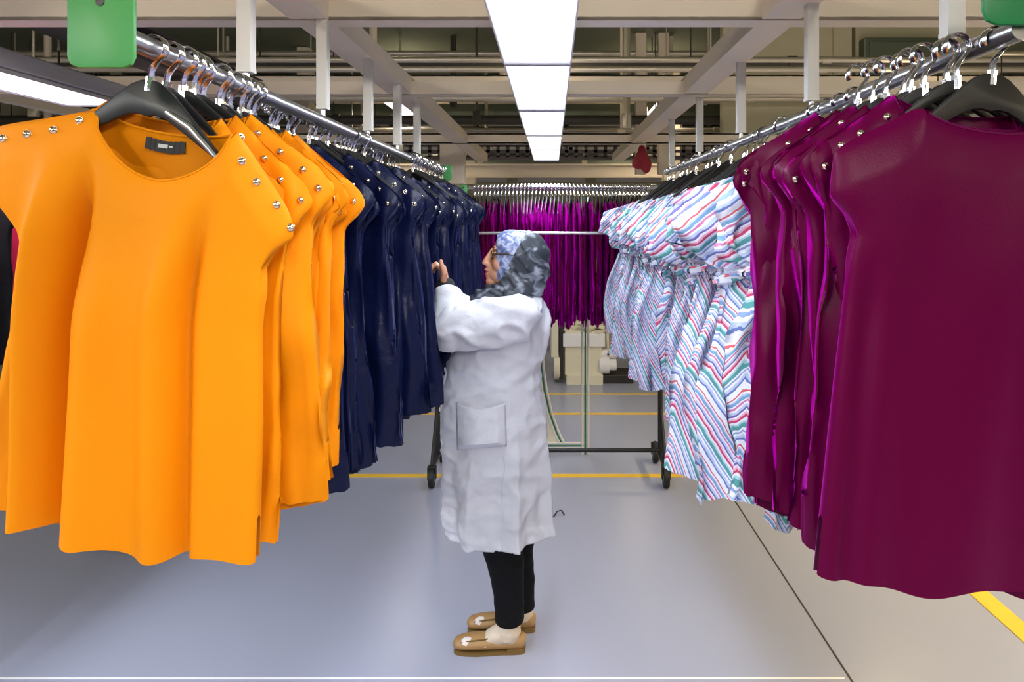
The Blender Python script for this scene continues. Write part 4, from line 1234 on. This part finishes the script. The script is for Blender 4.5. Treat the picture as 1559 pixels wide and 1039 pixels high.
    # side seam and hem stitching
    MB().tube([skin_pt(766 + 2 * math.sin(k * 0.5), 690 + k * 7, 0.0015) for k in range(17)], 0.0022, 6).obj('side_slit', M['coat'], coat)
    # front edge with its buttons
    MB().tube([W(prow(y)[0] + 1.5, y, -0.02 - 0.03 * math.sin((y - 520) / 100)) for y in range(525, 810, 12)], 0.004, 8).obj('front_placket', M['coat'], coat)
    for y in (560, 620, 680):
        q = W(prow(y)[0] - 0.5, y, -0.035); MB().tube([q, q + Vector((-0.004, 0, 0))], 0.008, 12).obj('button', M['white_enamel'], coat)
    # black cuffs of the jumper under the coat
    for (el, wr) in ((ELN, WRN), (ELF, WRF)):
        dr = (wr - el).normalized()
        c = MB().tube([wr - dr * 0.055, wr - dr * 0.02, wr + dr * 0.014, wr + dr * 0.022, wr + dr * 0.026], [0.040, 0.039, 0.036, 0.033, 0.029], 18).obj('jumper_cuff', M['knit'], root); c['label'] = 'black knitted cuff'
    # trousers
    for (dep, pts) in ((NEAR, ((772, 700, 0.105), (762, 790, 0.094), (764, 825, 0.083), (770, 860, 0.070), (774, 900, 0.059), (776, 925, 0.056), (776, 943, 0.057), (776, 948, 0.053))),
                       (FAR, ((785, 700, 0.10), (785, 790, 0.080), (788, 850, 0.064), (793, 890, 0.055), (795, 915, 0.053), (795, 925, 0.052)))):
        tb = MB().tube([G(a, b, dep) for a, b, _ in pts], [r for _, _, r in pts], 24)
        # more rings for creases
        me = remeshed(tb, 0.006, 3)
        displace(me, lambda c, k: c + k * (0.005 * nz(c, (10, 10, 26), dep * 50)))
        me.shade_smooth()
        o = link('trouser_leg', me, M['trouser'], root)
    # socks and shoes
    for (dep, ax, ay, toe, heel, sole) in ((NEAR, 773, 955, 692, 800, 990), (FAR, 793, 935, 713, 815, 959)):
        a = G(ax, ay, dep)
        k = F / (D + dep)
        x0 = (toe - VPX) / k - O.x; x1 = (heel - VPX) / k - O.x
        y = dep
        Ls = x1 - x0
        sk = MB()
        sk.tube([(a.x, y, 0.15), (a.x + 0.002, y, 0.105), (a.x + 0.002, y, 0.075), (a.x - 0.005, y, 0.05)], [0.044, 0.046, 0.050, 0.046], 20)
        sk.tube([(x1 - 0.04, y, 0.055), (a.x - 0.03, y, 0.062), (x0 + Ls * 0.45, y, 0.045)], [(0.035, 0.036), (0.040, 0.042), (0.02, 0.036)], 18)
        me = remeshed(sk, 0.005, 3)
        displace(me, lambda c, k: c + k * 0.002 * nz(c, (30, 30, 60), 1))
        me.shade_smooth()
        o = link('sock', me, M['sock'], root)
        sh = MB()
        # upper: rings along the foot
        prof2 = [(0.0, 0.020, 0.012, 0.020), (0.04, 0.027, 0.020, 0.034), (0.15, 0.031, 0.024, 0.043), (0.32, 0.034, 0.026, 0.046), (0.48, 0.036, 0.028, 0.042), (0.65, 0.034, 0.026, 0.036), (0.82, 0.037, 0.029, 0.035), (0.95, 0.037, 0.029, 0.031), (1.0, 0.034, 0.022, 0.020)]
        sh.tube([(x0 + Ls * t, y, zc) for t, zc, _, _ in prof2], [(rz, ry) for _, _, rz, ry in prof2], 22, ref=(0, 0, 1))
        me = remeshed(sh, 0.004, 3)
        displace(me, lambda c, k: (c.x, c.y, max(c.z, 0.008)))
        me.shade_smooth()
        so = link('shoe', me, M['shoe'], root); so['label'] = 'tan slip-on shoe with pale insets'
        ol = []
        for t, zc, rz, ry in prof2: ol.append((x0 + Ls * t, y - ry - 0.003))
        for t, zc, rz, ry in prof2[::-1]: ol.append((x0 + Ls * t, y + ry + 0.003))
        vs = [(px, py, 0.0) for px, py in ol] + [(px, py, 0.009) for px, py in ol]
        n = len(ol); fcs = [tuple(range(n - 1, -1, -1)), tuple(range(n, 2 * n))] + [(i, (i + 1) % n, n + (i + 1) % n, n + i) for i in range(n)]
        MB().add(vs, fcs).obj('sole', M['sole'], so, smooth=False)
        MB().box((x1 - Ls * 0.14, y, 0.008), (Ls * 0.24, 0.06, 0.016), bev=0.003).obj('heel', M['sole'], so, smooth=False)
        for (t, dz, w, rot) in ((0.20, 0.047, 0.038, 0.1), (0.43, 0.047, 0.034, -0.15)):
            MB().ell((x0 + Ls * t, y - 0.027, dz - 0.004), (w * 0.7, 0.020, 0.009), 14, 8, (0.75, rot, 0)).obj('inset', M['shoe_patch'], so)
        MB().tube([(x0 + Ls * 0.10, y - 0.03, 0.044), (x0 + Ls * 0.3, y - 0.034, 0.054), (x0 + Ls * 0.55, y - 0.030, 0.060)], 0.0028, 6).obj('strap', M['sole'], so)
    return root

# ------------------------------------------------------------------ put it together
build_hall()
build_lights()
build_racks()
build_garments()
build_machine()
build_woman()
mb = MB().ell((0, 0, 0), (0.055, 0.03, 0.05)).ell((0.03, 0, -0.05), (0.04, 0.025, 0.06)).ell((-0.035, 0, -0.04), (0.035, 0.025, 0.045)).ell((0, 0, 0.04), (0.03, 0.02, 0.05))
me = remeshed(mb, 0.006, 3); displace(me, lambda c, k: c + k * (0.01 * nz(c, (30, 30, 12), 3))); me.shade_smooth()
o = link('rag', me, M['red_cloth']); o.location = P(977, 240, 5.18); tag(o, 'dark red rag hung on the far cream beam at the right', 'rag')
tag(MB().tube([(0.01, 3.98, 0.006), (0.03, 4.02, 0.02), (0.055, 4.03, 0.022), (0.07, 4.0, 0.008)], 0.004, 6).obj('thread_scrap', M['rubber']), 'small curled black scrap lying on the floor right of the coat', 'scrap')
